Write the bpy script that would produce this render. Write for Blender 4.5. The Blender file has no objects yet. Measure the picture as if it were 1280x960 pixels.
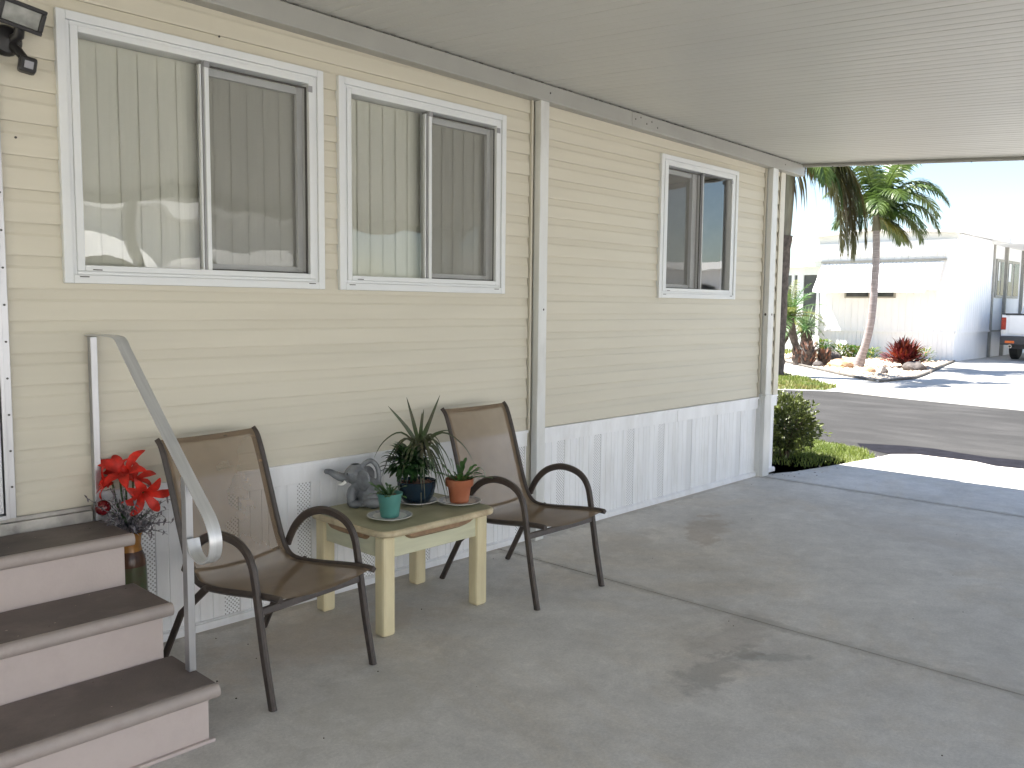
import bpy, bmesh, math, random
from mathutils import Vector, Matrix, noise
R = math.radians
V = Vector
sc = bpy.context.scene
COL = sc.collection
rnd = random.Random(7)

# ------------------------------------------------------------------ materials
def new_mat(name):
    m = bpy.data.materials.new(name); m.use_nodes = True
    nt = m.node_tree; nt.nodes.clear()
    out = nt.nodes.new('ShaderNodeOutputMaterial')
    return m, nt, out

def N(nt, t, **kw):
    n = nt.nodes.new(t)
    for k, v in kw.items():
        if k in n.inputs: n.inputs[k].default_value = v
        else: setattr(n, k, v)
    return n

def rgb(c): return (c[0], c[1], c[2], 1.0)

def mat(name, col, rough=0.5, var=0.12, scale=6.0, bump=0.0, bscale=60.0, metal=0.0, spec=0.5,
        col2=None, stretch=None, trans=0.0, detail=6.0, dirt=None, dscale=1.5, damt=0.3):
    """painted / natural surface: two scales of colour variation, optional dirt blotches and bump"""
    m, nt, out = new_mat(name)
    L = nt.links.new
    b = N(nt, 'ShaderNodeBsdfPrincipled')
    b.inputs['Roughness'].default_value = rough
    b.inputs['Metallic'].default_value = metal
    b.inputs['Specular IOR Level'].default_value = spec
    tc = N(nt, 'ShaderNodeTexCoord')
    src = tc.outputs['Object']
    if stretch:
        mp = N(nt, 'ShaderNodeMapping'); mp.inputs['Scale'].default_value = stretch
        L(src, mp.inputs['Vector']); src = mp.outputs['Vector']
    n1 = N(nt, 'ShaderNodeTexNoise'); n1.inputs['Scale'].default_value = scale; n1.inputs['Detail'].default_value = detail
    L(src, n1.inputs['Vector'])
    c2 = col2 or tuple(max(0, c * (1 - var * 1.6)) for c in col)
    c1 = col if col2 else tuple(min(1, c * (1 + var * 0.5)) for c in col)
    rp = N(nt, 'ShaderNodeValToRGB')
    rp.color_ramp.elements[0].position = 0.3; rp.color_ramp.elements[1].position = 0.7
    rp.color_ramp.elements[0].color = rgb(c2); rp.color_ramp.elements[1].color = rgb(c1)
    L(n1.outputs['Fac'], rp.inputs['Fac'])
    colo = rp.outputs['Color']
    if dirt:
        n3 = N(nt, 'ShaderNodeTexNoise'); n3.inputs['Scale'].default_value = dscale; n3.inputs['Detail'].default_value = 8
        n3.inputs['Roughness'].default_value = 0.65
        L(src, n3.inputs['Vector'])
        r3 = N(nt, 'ShaderNodeMapRange'); r3.inputs['From Min'].default_value = 0.48; r3.inputs['From Max'].default_value = 0.72
        r3.inputs['To Max'].default_value = damt
        L(n3.outputs['Fac'], r3.inputs['Value'])
        mx = N(nt, 'ShaderNodeMix', data_type='RGBA'); 
        mx.inputs[7].default_value = rgb(dirt)
        L(r3.outputs['Result'], mx.inputs[0]); L(colo, mx.inputs[6]); colo = mx.outputs[2]
    L(colo, b.inputs['Base Color'])
    if bump:
        n2 = N(nt, 'ShaderNodeTexNoise'); n2.inputs['Scale'].default_value = bscale; n2.inputs['Detail'].default_value = 4
        L(src, n2.inputs['Vector'])
        bp = N(nt, 'ShaderNodeBump'); bp.inputs['Strength'].default_value = bump; bp.inputs['Distance'].default_value = 0.01
        L(n2.outputs['Fac'], bp.inputs['Height']); L(bp.outputs['Normal'], b.inputs['Normal'])
    sh = b.outputs['BSDF']
    if trans:
        t = N(nt, 'ShaderNodeBsdfTranslucent'); L(colo, t.inputs['Color'])
        ms = N(nt, 'ShaderNodeMixShader'); ms.inputs[0].default_value = trans
        L(sh, ms.inputs[1]); L(t.outputs['BSDF'], ms.inputs[2]); sh = ms.outputs['Shader']
    L(sh, out.inputs['Surface'])
    return m

def mat_see(name, col, alpha, rough=0.8, graze=0.5):
    """woven mesh: part open, part thread"""
    m, nt, out = new_mat(name); L = nt.links.new
    d = N(nt, 'ShaderNodeBsdfPrincipled'); d.inputs['Roughness'].default_value = rough
    d.inputs['Specular IOR Level'].default_value = 0.2
    tc = N(nt, 'ShaderNodeTexCoord')
    n1 = N(nt, 'ShaderNodeTexNoise'); n1.inputs['Scale'].default_value = 14; n1.inputs['Detail'].default_value = 5
    L(tc.outputs['Object'], n1.inputs['Vector'])
    mx = N(nt, 'ShaderNodeMix', data_type='RGBA')
    mx.inputs[6].default_value = rgb([c * 0.85 for c in col]); mx.inputs[7].default_value = rgb([c * 1.12 for c in col])
    L(n1.outputs['Fac'], mx.inputs[0]); L(mx.outputs[2], d.inputs['Base Color'])
    t = N(nt, 'ShaderNodeBsdfTransparent')
    ms = N(nt, 'ShaderNodeMixShader'); lw = N(nt, 'ShaderNodeLayerWeight'); lw.inputs['Blend'].default_value = 0.5
    ra = N(nt, 'ShaderNodeMapRange'); ra.inputs['To Min'].default_value = alpha; ra.inputs['To Max'].default_value = min(1.0, alpha + graze)
    L(lw.outputs['Facing'], ra.inputs['Value']); L(ra.outputs['Result'], ms.inputs[0])
    L(t.outputs['BSDF'], ms.inputs[1]); L(d.outputs['BSDF'], ms.inputs[2])
    L(ms.outputs['Shader'], out.inputs['Surface'])
    return m

def mat_glass(name, ior=1.6, wav=0.0, tint=(0.9, 0.93, 0.92)):
    m, nt, out = new_mat(name); L = nt.links.new
    t = N(nt, 'ShaderNodeBsdfTransparent'); t.inputs['Color'].default_value = rgb(tint)
    g = N(nt, 'ShaderNodeBsdfGlossy'); g.inputs['Roughness'].default_value = 0.01
    f = N(nt, 'ShaderNodeFresnel'); f.inputs['IOR'].default_value = ior
    if wav:
        tc = N(nt, 'ShaderNodeTexCoord')
        n1 = N(nt, 'ShaderNodeTexNoise'); n1.inputs['Scale'].default_value = 2.3; n1.inputs['Detail'].default_value = 1
        L(tc.outputs['Object'], n1.inputs['Vector'])
        bp = N(nt, 'ShaderNodeBump'); bp.inputs['Strength'].default_value = wav; bp.inputs['Distance'].default_value = 0.05
        L(n1.outputs['Fac'], bp.inputs['Height']); L(bp.outputs['Normal'], g.inputs['Normal'])
    ms = N(nt, 'ShaderNodeMixShader')
    L(f.outputs['Fac'], ms.inputs[0]); L(t.outputs['BSDF'], ms.inputs[1]); L(g.outputs['BSDF'], ms.inputs[2])
    L(ms.outputs['Shader'], out.inputs['Surface'])
    return m

def mat_vent(name, col, hole, pitch=0.019):
    """perforated vinyl: staggered round holes punched through the strip"""
    m, nt, out = new_mat(name); L = nt.links.new
    b = N(nt, 'ShaderNodeBsdfPrincipled'); b.inputs['Roughness'].default_value = 0.5
    tc = N(nt, 'ShaderNodeTexCoord'); sp = N(nt, 'ShaderNodeSeparateXYZ'); L(tc.outputs['Object'], sp.inputs[0])
    def sn(o, k):
        a = N(nt, 'ShaderNodeMath', operation='MULTIPLY'); a.inputs[1].default_value = k; L(o, a.inputs[0])
        s = N(nt, 'ShaderNodeMath', operation='SINE'); L(a.outputs[0], s.inputs[0]); return s.outputs[0]
    k = 2 * math.pi / pitch
    p = N(nt, 'ShaderNodeMath', operation='MULTIPLY'); L(sn(sp.outputs['X'], k), p.inputs[0]); L(sn(sp.outputs['Z'], k), p.inputs[1])
    gt = N(nt, 'ShaderNodeMapRange'); gt.inputs['From Min'].default_value = 0.25; gt.inputs['From Max'].default_value = 0.5
    L(p.outputs[0], gt.inputs['Value'])
    mx = N(nt, 'ShaderNodeMix', data_type='RGBA'); mx.inputs[6].default_value = rgb(col); mx.inputs[7].default_value = rgb(hole)
    L(gt.outputs['Result'], mx.inputs[0]); L(mx.outputs[2], b.inputs['Base Color']); L(b.outputs['BSDF'], out.inputs['Surface'])
    return m

def mat_concrete(name, base, stains=(), warm=(0.23, 0.19, 0.15), dark=0.55, bump=0.25):
    m, nt, out = new_mat(name); L = nt.links.new
    b = N(nt, 'ShaderNodeBsdfPrincipled'); b.inputs['Roughness'].default_value = 0.82
    b.inputs['Specular IOR Level'].default_value = 0.35
    tc = N(nt, 'ShaderNodeTexCoord'); src = tc.outputs['Object']
    def nz(s, d, r=0.6, dist=0.0):
        n = N(nt, 'ShaderNodeTexNoise'); n.inputs['Scale'].default_value = s; n.inputs['Detail'].default_value = d
        n.inputs['Roughness'].default_value = r; n.inputs['Distortion'].default_value = dist
        L(src, n.inputs['Vector']); return n.outputs['Fac']
    def mr(o, a, bb, lo, hi):
        r = N(nt, 'ShaderNodeMapRange'); r.inputs['From Min'].default_value = a; r.inputs['From Max'].default_value = bb
        r.inputs['To Min'].default_value = lo; r.inputs['To Max'].default_value = hi; L(o, r.inputs['Value']); return r.outputs['Result']
    def mul(a, bb):
        x = N(nt, 'ShaderNodeMath', operation='MULTIPLY'); L(a, x.inputs[0]); L(bb, x.inputs[1]); return x.outputs[0]
    v = mr(nz(0.9, 8, 0.65, 0.4), 0.32, 0.68, 0.84, 1.10)
    v = mul(v, mr(nz(5.0, 8, 0.7), 0.3, 0.7, 0.90, 1.07))
    v = mul(v, mr(nz(17, 9, 0.78, 0.6), 0.3, 0.7, 0.90, 1.08))
    v = mul(v, mr(nz(2.2, 9, 0.75, 1.4), 0.35, 0.65, 0.93, 1.06))
    v = mul(v, mr(nz(90, 3), 0.3, 0.7, 0.91, 1.07))
    v = mul(v, mr(nz(420, 2), 0.35, 0.65, 0.9, 1.08))
    base_n = N(nt, 'ShaderNodeMix', data_type='RGBA'); base_n.inputs[6].default_value = rgb(base)
    base_n.inputs[7].default_value = rgb([base[0] * 0.96, base[1] * 0.88, base[2] * 0.76])
    L(mr(nz(0.7, 7, 0.7, 0.8), 0.5, 0.72, 0, 0.75), base_n.inputs[0])
    sc_ = N(nt, 'ShaderNodeVectorMath', operation='SCALE'); L(base_n.outputs[2], sc_.inputs[0]); L(v, sc_.inputs['Scale'])
    col = sc_.outputs[0]
    for (x, y, ang, sx, sy, amt, c) in stains:           # spilt stains with a shape of their own
        mp = N(nt, 'ShaderNodeMapping', vector_type='TEXTURE'); mp.inputs['Location'].default_value = (x, y, 0)
        mp.inputs['Rotation'].default_value = (0, 0, ang); mp.inputs['Scale'].default_value = (sx, sy, 1)
        L(src, mp.inputs['Vector'])
        ln = N(nt, 'ShaderNodeVectorMath', operation='LENGTH'); L(mp.outputs['Vector'], ln.inputs[0])
        ad = N(nt, 'ShaderNodeMath', operation='MULTIPLY_ADD'); L(nz(6.5, 7, 0.65, 0.3), ad.inputs[0]); ad.inputs[1].default_value = 2.6
        L(ln.outputs['Value'], ad.inputs[2])
        k = mr(ad.outputs[0], 1.78, 2.12, amt, 0.0)
        mx = N(nt, 'ShaderNodeMix', data_type='RGBA'); mx.inputs[7].default_value = rgb(c)
        L(k, mx.inputs[0]); L(col, mx.inputs[6]); col = mx.outputs[2]
    L(col, b.inputs['Base Color'])
    bp = N(nt, 'ShaderNodeBump'); bp.inputs['Strength'].default_value = bump; bp.inputs['Distance'].default_value = 0.004
    L(nz(160, 5), bp.inputs['Height']); L(bp.outputs['Normal'], b.inputs['Normal'])
    L(b.outputs['BSDF'], out.inputs['Surface'])
    return m

M = {}
M['siding'] = mat('cream vinyl siding', (0.585, 0.545, 0.445), 0.5, 0.035, 1.6, 0.12, 55, stretch=(0.5, 1, 7), dirt=(0.51, 0.465, 0.37), dscale=2.2, damt=0.25)
M['siding_trim'] = mat('cream vinyl trim', (0.61, 0.57, 0.475), 0.45, 0.05, 3, 0.03, 40)
M['white'] = mat('white window paint', (0.68, 0.695, 0.70), 0.4, 0.05, 5, 0.03, 50, dirt=(0.55, 0.53, 0.48), dscale=5, damt=0.3)
M['skirt'] = mat('white vinyl skirting', (0.82, 0.825, 0.84), 0.5, 0.05, 3, 0.04, 40, dirt=(0.52, 0.50, 0.46), dscale=3.2, damt=0.35, stretch=(3, 1, 0.7))
M['vent'] = mat_vent('perforated skirting', (0.80, 0.805, 0.82), (0.33, 0.33, 0.33))
M['carport'] = mat('white carport enamel', (0.54, 0.535, 0.50), 0.38, 0.03, 1.2, 0.04, 30, dirt=(0.49, 0.48, 0.44), dscale=1.1, damt=0.3)
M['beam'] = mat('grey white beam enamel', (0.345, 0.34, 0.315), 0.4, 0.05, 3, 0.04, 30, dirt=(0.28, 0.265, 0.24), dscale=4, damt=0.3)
M['post'] = mat('grey white post enamel', (0.66, 0.665, 0.65), 0.35, 0.05, 4, 0.03, 30, dirt=(0.36, 0.34, 0.30), dscale=3, damt=0.4, stretch=(2, 2, 0.6))
M['galv'] = mat('galvanized steel', (0.42, 0.40, 0.37), 0.45, 0.2, 12, 0.05, 80, metal=0.4, dirt=(0.62, 0.60, 0.55), dscale=6, damt=0.7)
M['alu'] = mat('mill aluminium', (0.50, 0.50, 0.51), 0.42, 0.1, 9, 0.03, 200, metal=0.85, stretch=(1, 1, 0.25))
M['alu_rail'] = mat('brushed aluminium', (0.66, 0.66, 0.66), 0.42, 0.10, 20, 0.05, 260, metal=0.55, stretch=(4, 0.25, 0.25))
M['dark'] = mat('dark hole', (0.03, 0.03, 0.03), 0.8, 0.1)
M['screw'] = mat('dark screw head', (0.06, 0.055, 0.05), 0.5, 0.1)
M['grey_frame'] = mat('grey screen frame', (0.30, 0.30, 0.31), 0.45, 0.08, 8, metal=0.3)
M['glass'] = mat_glass('window glass', 1.85, 0.13, (0.985, 0.99, 0.985))
M['glass_sky'] = mat_glass('tempered window glass', 2.5, 0.06, (0.97, 0.985, 0.985))
M['glass_clear'] = mat_glass('clear glass', 1.3, 0.0, (0.6, 0.6, 0.6))
M['screen'] = mat_see('insect screen', (0.23, 0.225, 0.21), 0.33, 0.8, 0.25)
M['blind'] = mat('beige vertical blind', (0.87, 0.86, 0.73), 0.8, 0.02, 4, 0.03, 120, stretch=(1, 1, 0.1))
M['curtain'] = mat('grey curtain', (0.42, 0.42, 0.42), 0.85, 0.1, 8, trans=0.2)
M['room'] = mat('room paint', (0.55, 0.50, 0.42), 0.8, 0.1)
M['tread'] = mat('brown grey painted tread', (0.155, 0.125, 0.113), 0.6, 0.14, 5, 0.10, 120, dirt=(0.25, 0.205, 0.185), dscale=3, damt=0.8)
M['riser'] = mat('pinkish beige painted concrete', (0.56, 0.475, 0.44), 0.6, 0.06, 6, 0.06, 90, dirt=(0.43, 0.355, 0.33), dscale=6, damt=0.6)
M['nosing'] = mat('worn tread nosing', (0.42, 0.36, 0.33), 0.5, 0.12, 7, 0.08, 90, dirt=(0.26, 0.21, 0.19), dscale=7, damt=0.7)
M['chair'] = mat('dark brown powder coat', (0.062, 0.047, 0.040), 0.45, 0.15, 30, 0.05, 300)
M['sling'] = mat_see('brown woven sling', (0.245, 0.18, 0.12), 0.57, 0.8, 0.5)
M['hem'] = mat('brown sling hem', (0.13, 0.092, 0.06), 0.8, 0.1, 20, 0.1, 300)
M['twood'] = mat('cream painted table', (0.72, 0.63, 0.40), 0.5, 0.08, 8, 0.05, 60, dirt=(0.50, 0.38, 0.20), dscale=7, damt=0.35, stretch=(2, 2, 0.5))
M['apron'] = mat('pale green painted apron', (0.58, 0.57, 0.40), 0.5, 0.08, 8, 0.05, 60, stretch=(0.5, 1, 4))
M['ttop'] = mat('sage laminate top', (0.34, 0.325, 0.205), 0.5, 0.10, 9, 0.05, 100, dirt=(0.40, 0.37, 0.25), dscale=9, damt=0.4)
M['tedge'] = mat('cream worn table edge', (0.58, 0.49, 0.32), 0.5, 0.2, 10, 0.06, 60, dirt=(0.30, 0.19, 0.11), dscale=11, damt=0.8)
M['carve'] = mat('brown carved handle', (0.30, 0.185, 0.10), 0.55, 0.2, 24, 0.2, 60)
M['plate'] = mat('white china', (0.74, 0.73, 0.70), 0.2, 0.04)
M['plate_blue'] = mat('blue patterned china', (0.62, 0.62, 0.62), 0.2, 0.0, 38, col2=(0.25, 0.27, 0.32))
M['teal'] = mat('teal plastic', (0.075, 0.235, 0.205), 0.42, 0.07, 10)
M['navy'] = mat('navy glazed ceramic', (0.012, 0.026, 0.042), 0.16, 0.2, 12)
M['terra'] = mat('terracotta', (0.40, 0.125, 0.055), 0.75, 0.16, 9, 0.08, 80, dirt=(0.46, 0.22, 0.14), dscale=6, damt=0.5)
M['soil'] = mat('potting soil', (0.16, 0.075, 0.045), 0.9, 0.4, 40, 0.8, 60, col2=(0.30, 0.16, 0.11))
M['leaf_dk'] = mat('dark green leaf', (0.020, 0.055, 0.016), 0.32, 0.3, 14, trans=0.12)
M['leaf_md'] = mat('mid green leaf', (0.050, 0.120, 0.030), 0.38, 0.3, 14, trans=0.2)
M['leaf_lt'] = mat('bright green leaf', (0.085, 0.19, 0.045), 0.4, 0.25, 14, trans=0.25)
M['leaf_dr'] = mat('dracaena leaf', (0.045, 0.085, 0.030), 0.35, 0.25, 10, col2=(0.075, 0.055, 0.035), trans=0.12)
M['eleph'] = mat('grey plastic elephant', (0.20, 0.21, 0.225), 0.24, 0.3, 16, 0.5, 55, spec=0.6)
M['red'] = mat('red silk petal', (0.72, 0.035, 0.020), 0.5, 0.35, 22, trans=0.25)
M['redball'] = mat('dark red ornament', (0.105, 0.004, 0.007), 0.12, 0.15)
M['dusty'] = mat('silvery grey leaf', (0.27, 0.25, 0.27), 0.6, 0.35, 30, trans=0.1)
M['vase_t'] = mat('orange brown glaze', (0.42, 0.19, 0.045), 0.25, 0.3, 14)
M['vase_m'] = mat('brown glaze', (0.10, 0.05, 0.03), 0.25, 0.3, 14)
M['vase_b'] = mat('green glaze', (0.07, 0.11, 0.045), 0.25, 0.4, 16, col2=(0.10, 0.06, 0.04))
M['black'] = mat('black plastic', (0.014, 0.013, 0.014), 0.4, 0.2)
M['lens'] = mat('pale lamp reflector', (0.36, 0.36, 0.33), 0.2, 0.35, 18, metal=0.3)
M['sensor'] = mat('grey sensor lens', (0.30, 0.30, 0.33), 0.3, 0.1)
# outdoors
M['slab'] = mat_concrete('carport concrete', (0.61, 0.585, 0.545), stains=(
    (3.02, -1.86, R(3), 0.40, 0.13, 0.48, (0.27, 0.25, 0.225)),
    (3.30, -1.97, R(-42), 0.24, 0.055, 0.42, (0.27, 0.25, 0.225)),
    (3.40, -1.72, R(10), 0.42, 0.20, 0.35, (0.33, 0.29, 0.25)),
    (4.96, -0.66, R(25), 0.60, 0.16, 0.5, (0.36, 0.29, 0.22)),
    (4.3, -0.45, R(0), 0.5, 0.2, 0.25, (0.38, 0.33, 0.27)),
    (5.9, -1.6, R(60), 0.9, 0.4, 0.25, (0.44, 0.40, 0.36)),
    (2.1, -0.42, R(0), 0.8, 0.35, 0.22, (0.54, 0.43, 0.33)),
    (1.9, -1.1, R(30), 0.5, 0.3, 0.25, (0.40, 0.37, 0.30)),
    (3.6, -2.9, R(40), 0.7, 0.4, 0.25, (0.46, 0.43, 0.39)),
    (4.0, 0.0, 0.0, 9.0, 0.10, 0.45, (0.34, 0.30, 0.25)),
    (3.639, -2.0, 0.0, 0.06, 6.0, 0.5, (0.36, 0.33, 0.29)),
    (6.866, -2.0, 0.0, 0.07, 6.0, 0.55, (0.33, 0.31, 0.28))))
M['drive'] = mat_concrete('pale driveway concrete', (0.46, 0.45, 0.43), bump=0.15)
M['asphalt'] = mat('asphalt', (0.039, 0.038, 0.0375), 0.9, 0.14, 1.6, 0.35, 220, spec=0.2, dirt=(0.074, 0.072, 0.071), dscale=1.0, damt=0.7, stretch=(1.3, 0.5, 1), detail=12)
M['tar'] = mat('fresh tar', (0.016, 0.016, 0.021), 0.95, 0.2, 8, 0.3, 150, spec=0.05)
M['earth'] = mat('sandy earth', (0.34, 0.30, 0.20), 0.95, 0.25, 0.6, 0.2, 30, col2=(0.20, 0.20, 0.09))
M['soilbed'] = mat('dark bed soil', (0.035, 0.028, 0.020), 0.95, 0.3, 12, 0.5, 40)
M['turf'] = mat('turf base', (0.075, 0.11, 0.03), 0.9, 0.3, 5, col2=(0.12, 0.12, 0.05))
M['blade'] = mat('grass blade', (0.21, 0.25, 0.055), 0.5, 0.3, 2.5, col2=(0.13, 0.18, 0.035), trans=0.4)
M['blade_dry'] = mat('dry grass blade', (0.16, 0.21, 0.05), 0.6, 0.3, 2.0, col2=(0.30, 0.24, 0.09), trans=0.3)
M['gravel'] = mat('pale shell gravel', (0.60, 0.52, 0.43), 0.9, 0.3, 9, 0.6, 40, col2=(0.40, 0.31, 0.23))
M['pebble'] = mat('pebble', (0.62, 0.55, 0.47), 0.8, 0.3, 3, col2=(0.36, 0.27, 0.20))
M['edging'] = mat('brown edging', (0.13, 0.115, 0.10), 0.7, 0.2)
M['rock_d'] = mat('dark rock', (0.09, 0.075, 0.07), 0.8, 0.3, 12, 0.4, 30)
M['rock_o'] = mat('orange brown rock', (0.38, 0.21, 0.10), 0.8, 0.3, 10, 0.4, 30, col2=(0.46, 0.33, 0.22))
M['bark'] = mat('grey palm bark', (0.31, 0.27, 0.26), 0.85, 0.2, 6, 0.4, 24, col2=(0.20, 0.165, 0.165), stretch=(1, 1, 5))
M['bark_ring'] = mat('pale trunk ring', (0.38, 0.34, 0.33), 0.85, 0.15, 12)
M['bark_dk'] = mat('rough brown bark', (0.105, 0.082, 0.07), 0.9, 0.4, 10, 0.8, 20)
M['shaft'] = mat('olive palm crownshaft', (0.22, 0.21, 0.15), 0.55, 0.25, 4, 0.1, 20, col2=(0.12, 0.10, 0.075), stretch=(3, 3, 0.4))
M['frond'] = mat('palm frond', (0.115, 0.165, 0.030), 0.4, 0.35, 1.6, col2=(0.04, 0.085, 0.025), trans=0.3)
M['frond_y'] = mat('yellowing frond', (0.22, 0.21, 0.035), 0.45, 0.35, 2.0, col2=(0.10, 0.14, 0.03), trans=0.35)
M['frond_br'] = mat('browning frond', (0.115, 0.135, 0.03), 0.6, 0.3, 1.0, col2=(0.15, 0.10, 0.04), trans=0.25)
M['fan'] = mat('grey green fan leaf', (0.17, 0.25, 0.13), 0.5, 0.25, 5, trans=0.2)
M['bush'] = mat('boxwood leaf', (0.115, 0.135, 0.038), 0.35, 0.4, 5, col2=(0.065, 0.085, 0.024), trans=0.3)
M['bush_lt'] = mat('young boxwood leaf', (0.18, 0.22, 0.06), 0.35, 0.3, 5, trans=0.25)
M['redleaf'] = mat('red croton leaf', (0.26, 0.022, 0.022), 0.4, 0.5, 4, col2=(0.08, 0.025, 0.02), trans=0.2)
M['ored'] = mat('orange red croton leaf', (0.36, 0.06, 0.02), 0.4, 0.4, 4, trans=0.25)
M['stem'] = mat('woody stem', (0.10, 0.075, 0.05), 0.85, 0.3, 12)
M['owall'] = mat('white vertical siding', (0.84, 0.845, 0.86), 0.55, 0.03, 2, 0.02, 30, dirt=(0.70, 0.69, 0.68), dscale=1.4, damt=0.25, stretch=(2, 2, 0.4))
M['oroof'] = mat('white roof paint', (0.80, 0.80, 0.79), 0.5, 0.05, 1.2, dirt=(0.62, 0.61, 0.58), dscale=1.2, damt=0.3)
M['awning'] = mat('white aluminium awning', (0.80, 0.81, 0.82), 0.4, 0.03, 3)
M['owin'] = mat('dark window glass', (0.035, 0.04, 0.05), 0.08, 0.3, 3)
M['oframe'] = mat('bronze grey window frame', (0.32, 0.31, 0.28), 0.5, 0.1)
M['oscreen'] = mat('dark porch screen', (0.11, 0.115, 0.115), 0.8, 0.3, 1.0)
M['tpaint'] = mat('white car paint', (0.78, 0.78, 0.79), 0.18, 0.02, 4)
M['tdark'] = mat('charcoal bumper plastic', (0.045, 0.045, 0.048), 0.5, 0.1)
M['tglass'] = mat('tinted car glass', (0.012, 0.014, 0.028), 0.05, 0.1)
M['tyre'] = mat('tyre rubber', (0.020, 0.020, 0.020), 0.8, 0.2)
M['rim'] = mat('alloy rim', (0.5, 0.5, 0.5), 0.3, 0.1, metal=0.8)
M['tail'] = mat('red tail lamp', (0.30, 0.012, 0.010), 0.15, 0.1)
M['rev'] = mat('clear reversing lamp', (0.70, 0.68, 0.66), 0.15, 0.1)
M['refl'] = mat('orange reflector', (0.80, 0.16, 0.03), 0.25, 0.1)
M['chrome'] = mat('chrome pipe', (0.55, 0.55, 0.55), 0.2, 0.1, metal=0.9)
M['cush'] = mat('blue recycling plastic', (0.03, 0.10, 0.26), 0.5, 0.1)

# ------------------------------------------------------------------ mesh helpers
def obj(name, bm, m, parent=None, smooth=None, bev=0.0, mats=None):
    me = bpy.data.meshes.new(name)
    bmesh.ops.recalc_face_normals(bm, faces=bm.faces[:])
    bm.to_mesh(me); bm.free()
    for mm in (mats or [m]): me.materials.append(mm)
    o = bpy.data.objects.new(name, me); COL.objects.link(o)
    if parent: o.parent = parent
    if smooth is not None:
        me.polygons.foreach_set('use_smooth', [True] * len(me.polygons))
        me.set_sharp_from_angle(angle=R(smooth))
    if bev:
        b = o.modifiers.new('b', 'BEVEL'); b.width = bev; b.segments = 2; b.limit_method = 'ANGLE'; b.angle_limit = R(40)
    return o

def tag(o, label, cat, group=None, kind=None):
    o['label'] = label
    if cat: o['category'] = cat
    if group: o['group'] = group
    if kind: o['kind'] = kind
    return o

def empty(name, label, cat, loc=(0, 0, 0), rz=0, group=None):
    o = bpy.data.objects.new(name, None); COL.objects.link(o)
    o.location = loc; o.rotation_euler = (0, 0, rz); o.empty_display_size = 0.1
    return tag(o, label, cat, group)

def struct(name, bm, m, label, **kw):
    o = obj(name, bm, m, **kw); o['kind'] = 'structure'; o['label'] = label; o['category'] = name.replace('_', ' '); return o

def copy_tree(o, parent=None):
    c = o.copy(); COL.objects.link(c); c.parent = parent
    for ch in list(o.children): copy_tree(ch, c)
    return c

def NB(): return bmesh.new()

def bx(bm, x0, x1, y0, y1, z0, z1, mi=0, mx=None):
    vs = [bm.verts.new(V(p)) for p in ((x0, y0, z0), (x1, y0, z0), (x1, y1, z0), (x0, y1, z0), (x0, y0, z1), (x1, y0, z1), (x1, y1, z1), (x0, y1, z1))]
    if mx:
        for v in vs: v.co = mx @ v.co
    for f in ((0, 3, 2, 1), (4, 5, 6, 7), (0, 1, 5, 4), (1, 2, 6, 5), (2, 3, 7, 6), (3, 0, 4, 7)):
        bm.faces.new([vs[i] for i in f]).material_index = mi
    return vs

def quad(bm, a, b, c, d, mi=0):
    f = bm.faces.new([bm.verts.new(V(p)) for p in (a, b, c, d)]); f.material_index = mi; return f

def poly(bm, pts, mi=0):
    f = bm.faces.new([bm.verts.new(V(p)) for p in pts]); f.material_index = mi; return f

def prism(bm, pts, z0, z1, mi=0):
    a = [bm.verts.new((p[0], p[1], z0)) for p in pts]; b = [bm.verts.new((p[0], p[1], z1)) for p in pts]
    bm.faces.new(a[::-1]).material_index = mi; bm.faces.new(b).material_index = mi
    n = len(pts)
    for i in range(n): bm.faces.new((a[i], a[(i + 1) % n], b[(i + 1) % n], b[i])).material_index = mi

def smooth_path(pts, n=6):
    """Catmull-Rom through the points"""
    P = [V(p) for p in pts]; out = []
    for i in range(len(P) - 1):
        p0 = P[max(i - 1, 0)]; p1 = P[i]; p2 = P[i + 1]; p3 = P[min(i + 2, len(P) - 1)]
        for k in range(n):
            t = k / n
            out.append(0.5 * ((2 * p1) + (p2 - p0) * t + (2 * p0 - 5 * p1 + 4 * p2 - p3) * t * t + (3 * p1 - p0 - 3 * p2 + p3) * t ** 3))
    out.append(P[-1]); return out

def ring_sweep(bm, pts, sect, side=None, cap=True, mi=0):
    """sweep 2-D sections along a path; sect(i) -> list of (u, v); side fixes the u axis"""
    P = [V(p) for p in pts]; rings = []; prev = None
    for i, p in enumerate(P):
        t = (P[min(i + 1, len(P) - 1)] - P[max(i - 1, 0)]).normalized()
        if side is not None: u = V(side) - t * V(side).dot(t)
        elif prev is None:
            a = V((0, 0, 1)) if abs(t.z) < 0.9 else V((1, 0, 0)); u = t.cross(a)
        else: u = prev - t * prev.dot(t)
        u.normalize(); prev = u; w = t.cross(u)
        rings.append([bm.verts.new(p + u * a + w * b) for a, b in sect(i)])
    n = len(rings[0])
    for a, b in zip(rings, rings[1:]):
        for k in range(n): bm.faces.new((a[k], a[(k + 1) % n], b[(k + 1) % n], b[k])).material_index = mi
    if cap:
        bm.faces.new(rings[0][::-1]).material_index = mi; bm.faces.new(rings[-1]).material_index = mi

def tube(bm, pts, r, seg=8, side=None, mi=0):
    n = len(pts); rr = r if isinstance(r, (list, tuple)) else [r] * n
    if len(rr) != n: rr = [rr[0] + (rr[-1] - rr[0]) * i / (n - 1) for i in range(n)]
    ring_sweep(bm, pts, lambda i: [(rr[i] * math.cos(2 * math.pi * k / seg), rr[i] * math.sin(2 * math.pi * k / seg)) for k in range(seg)], side, mi=mi)

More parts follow.
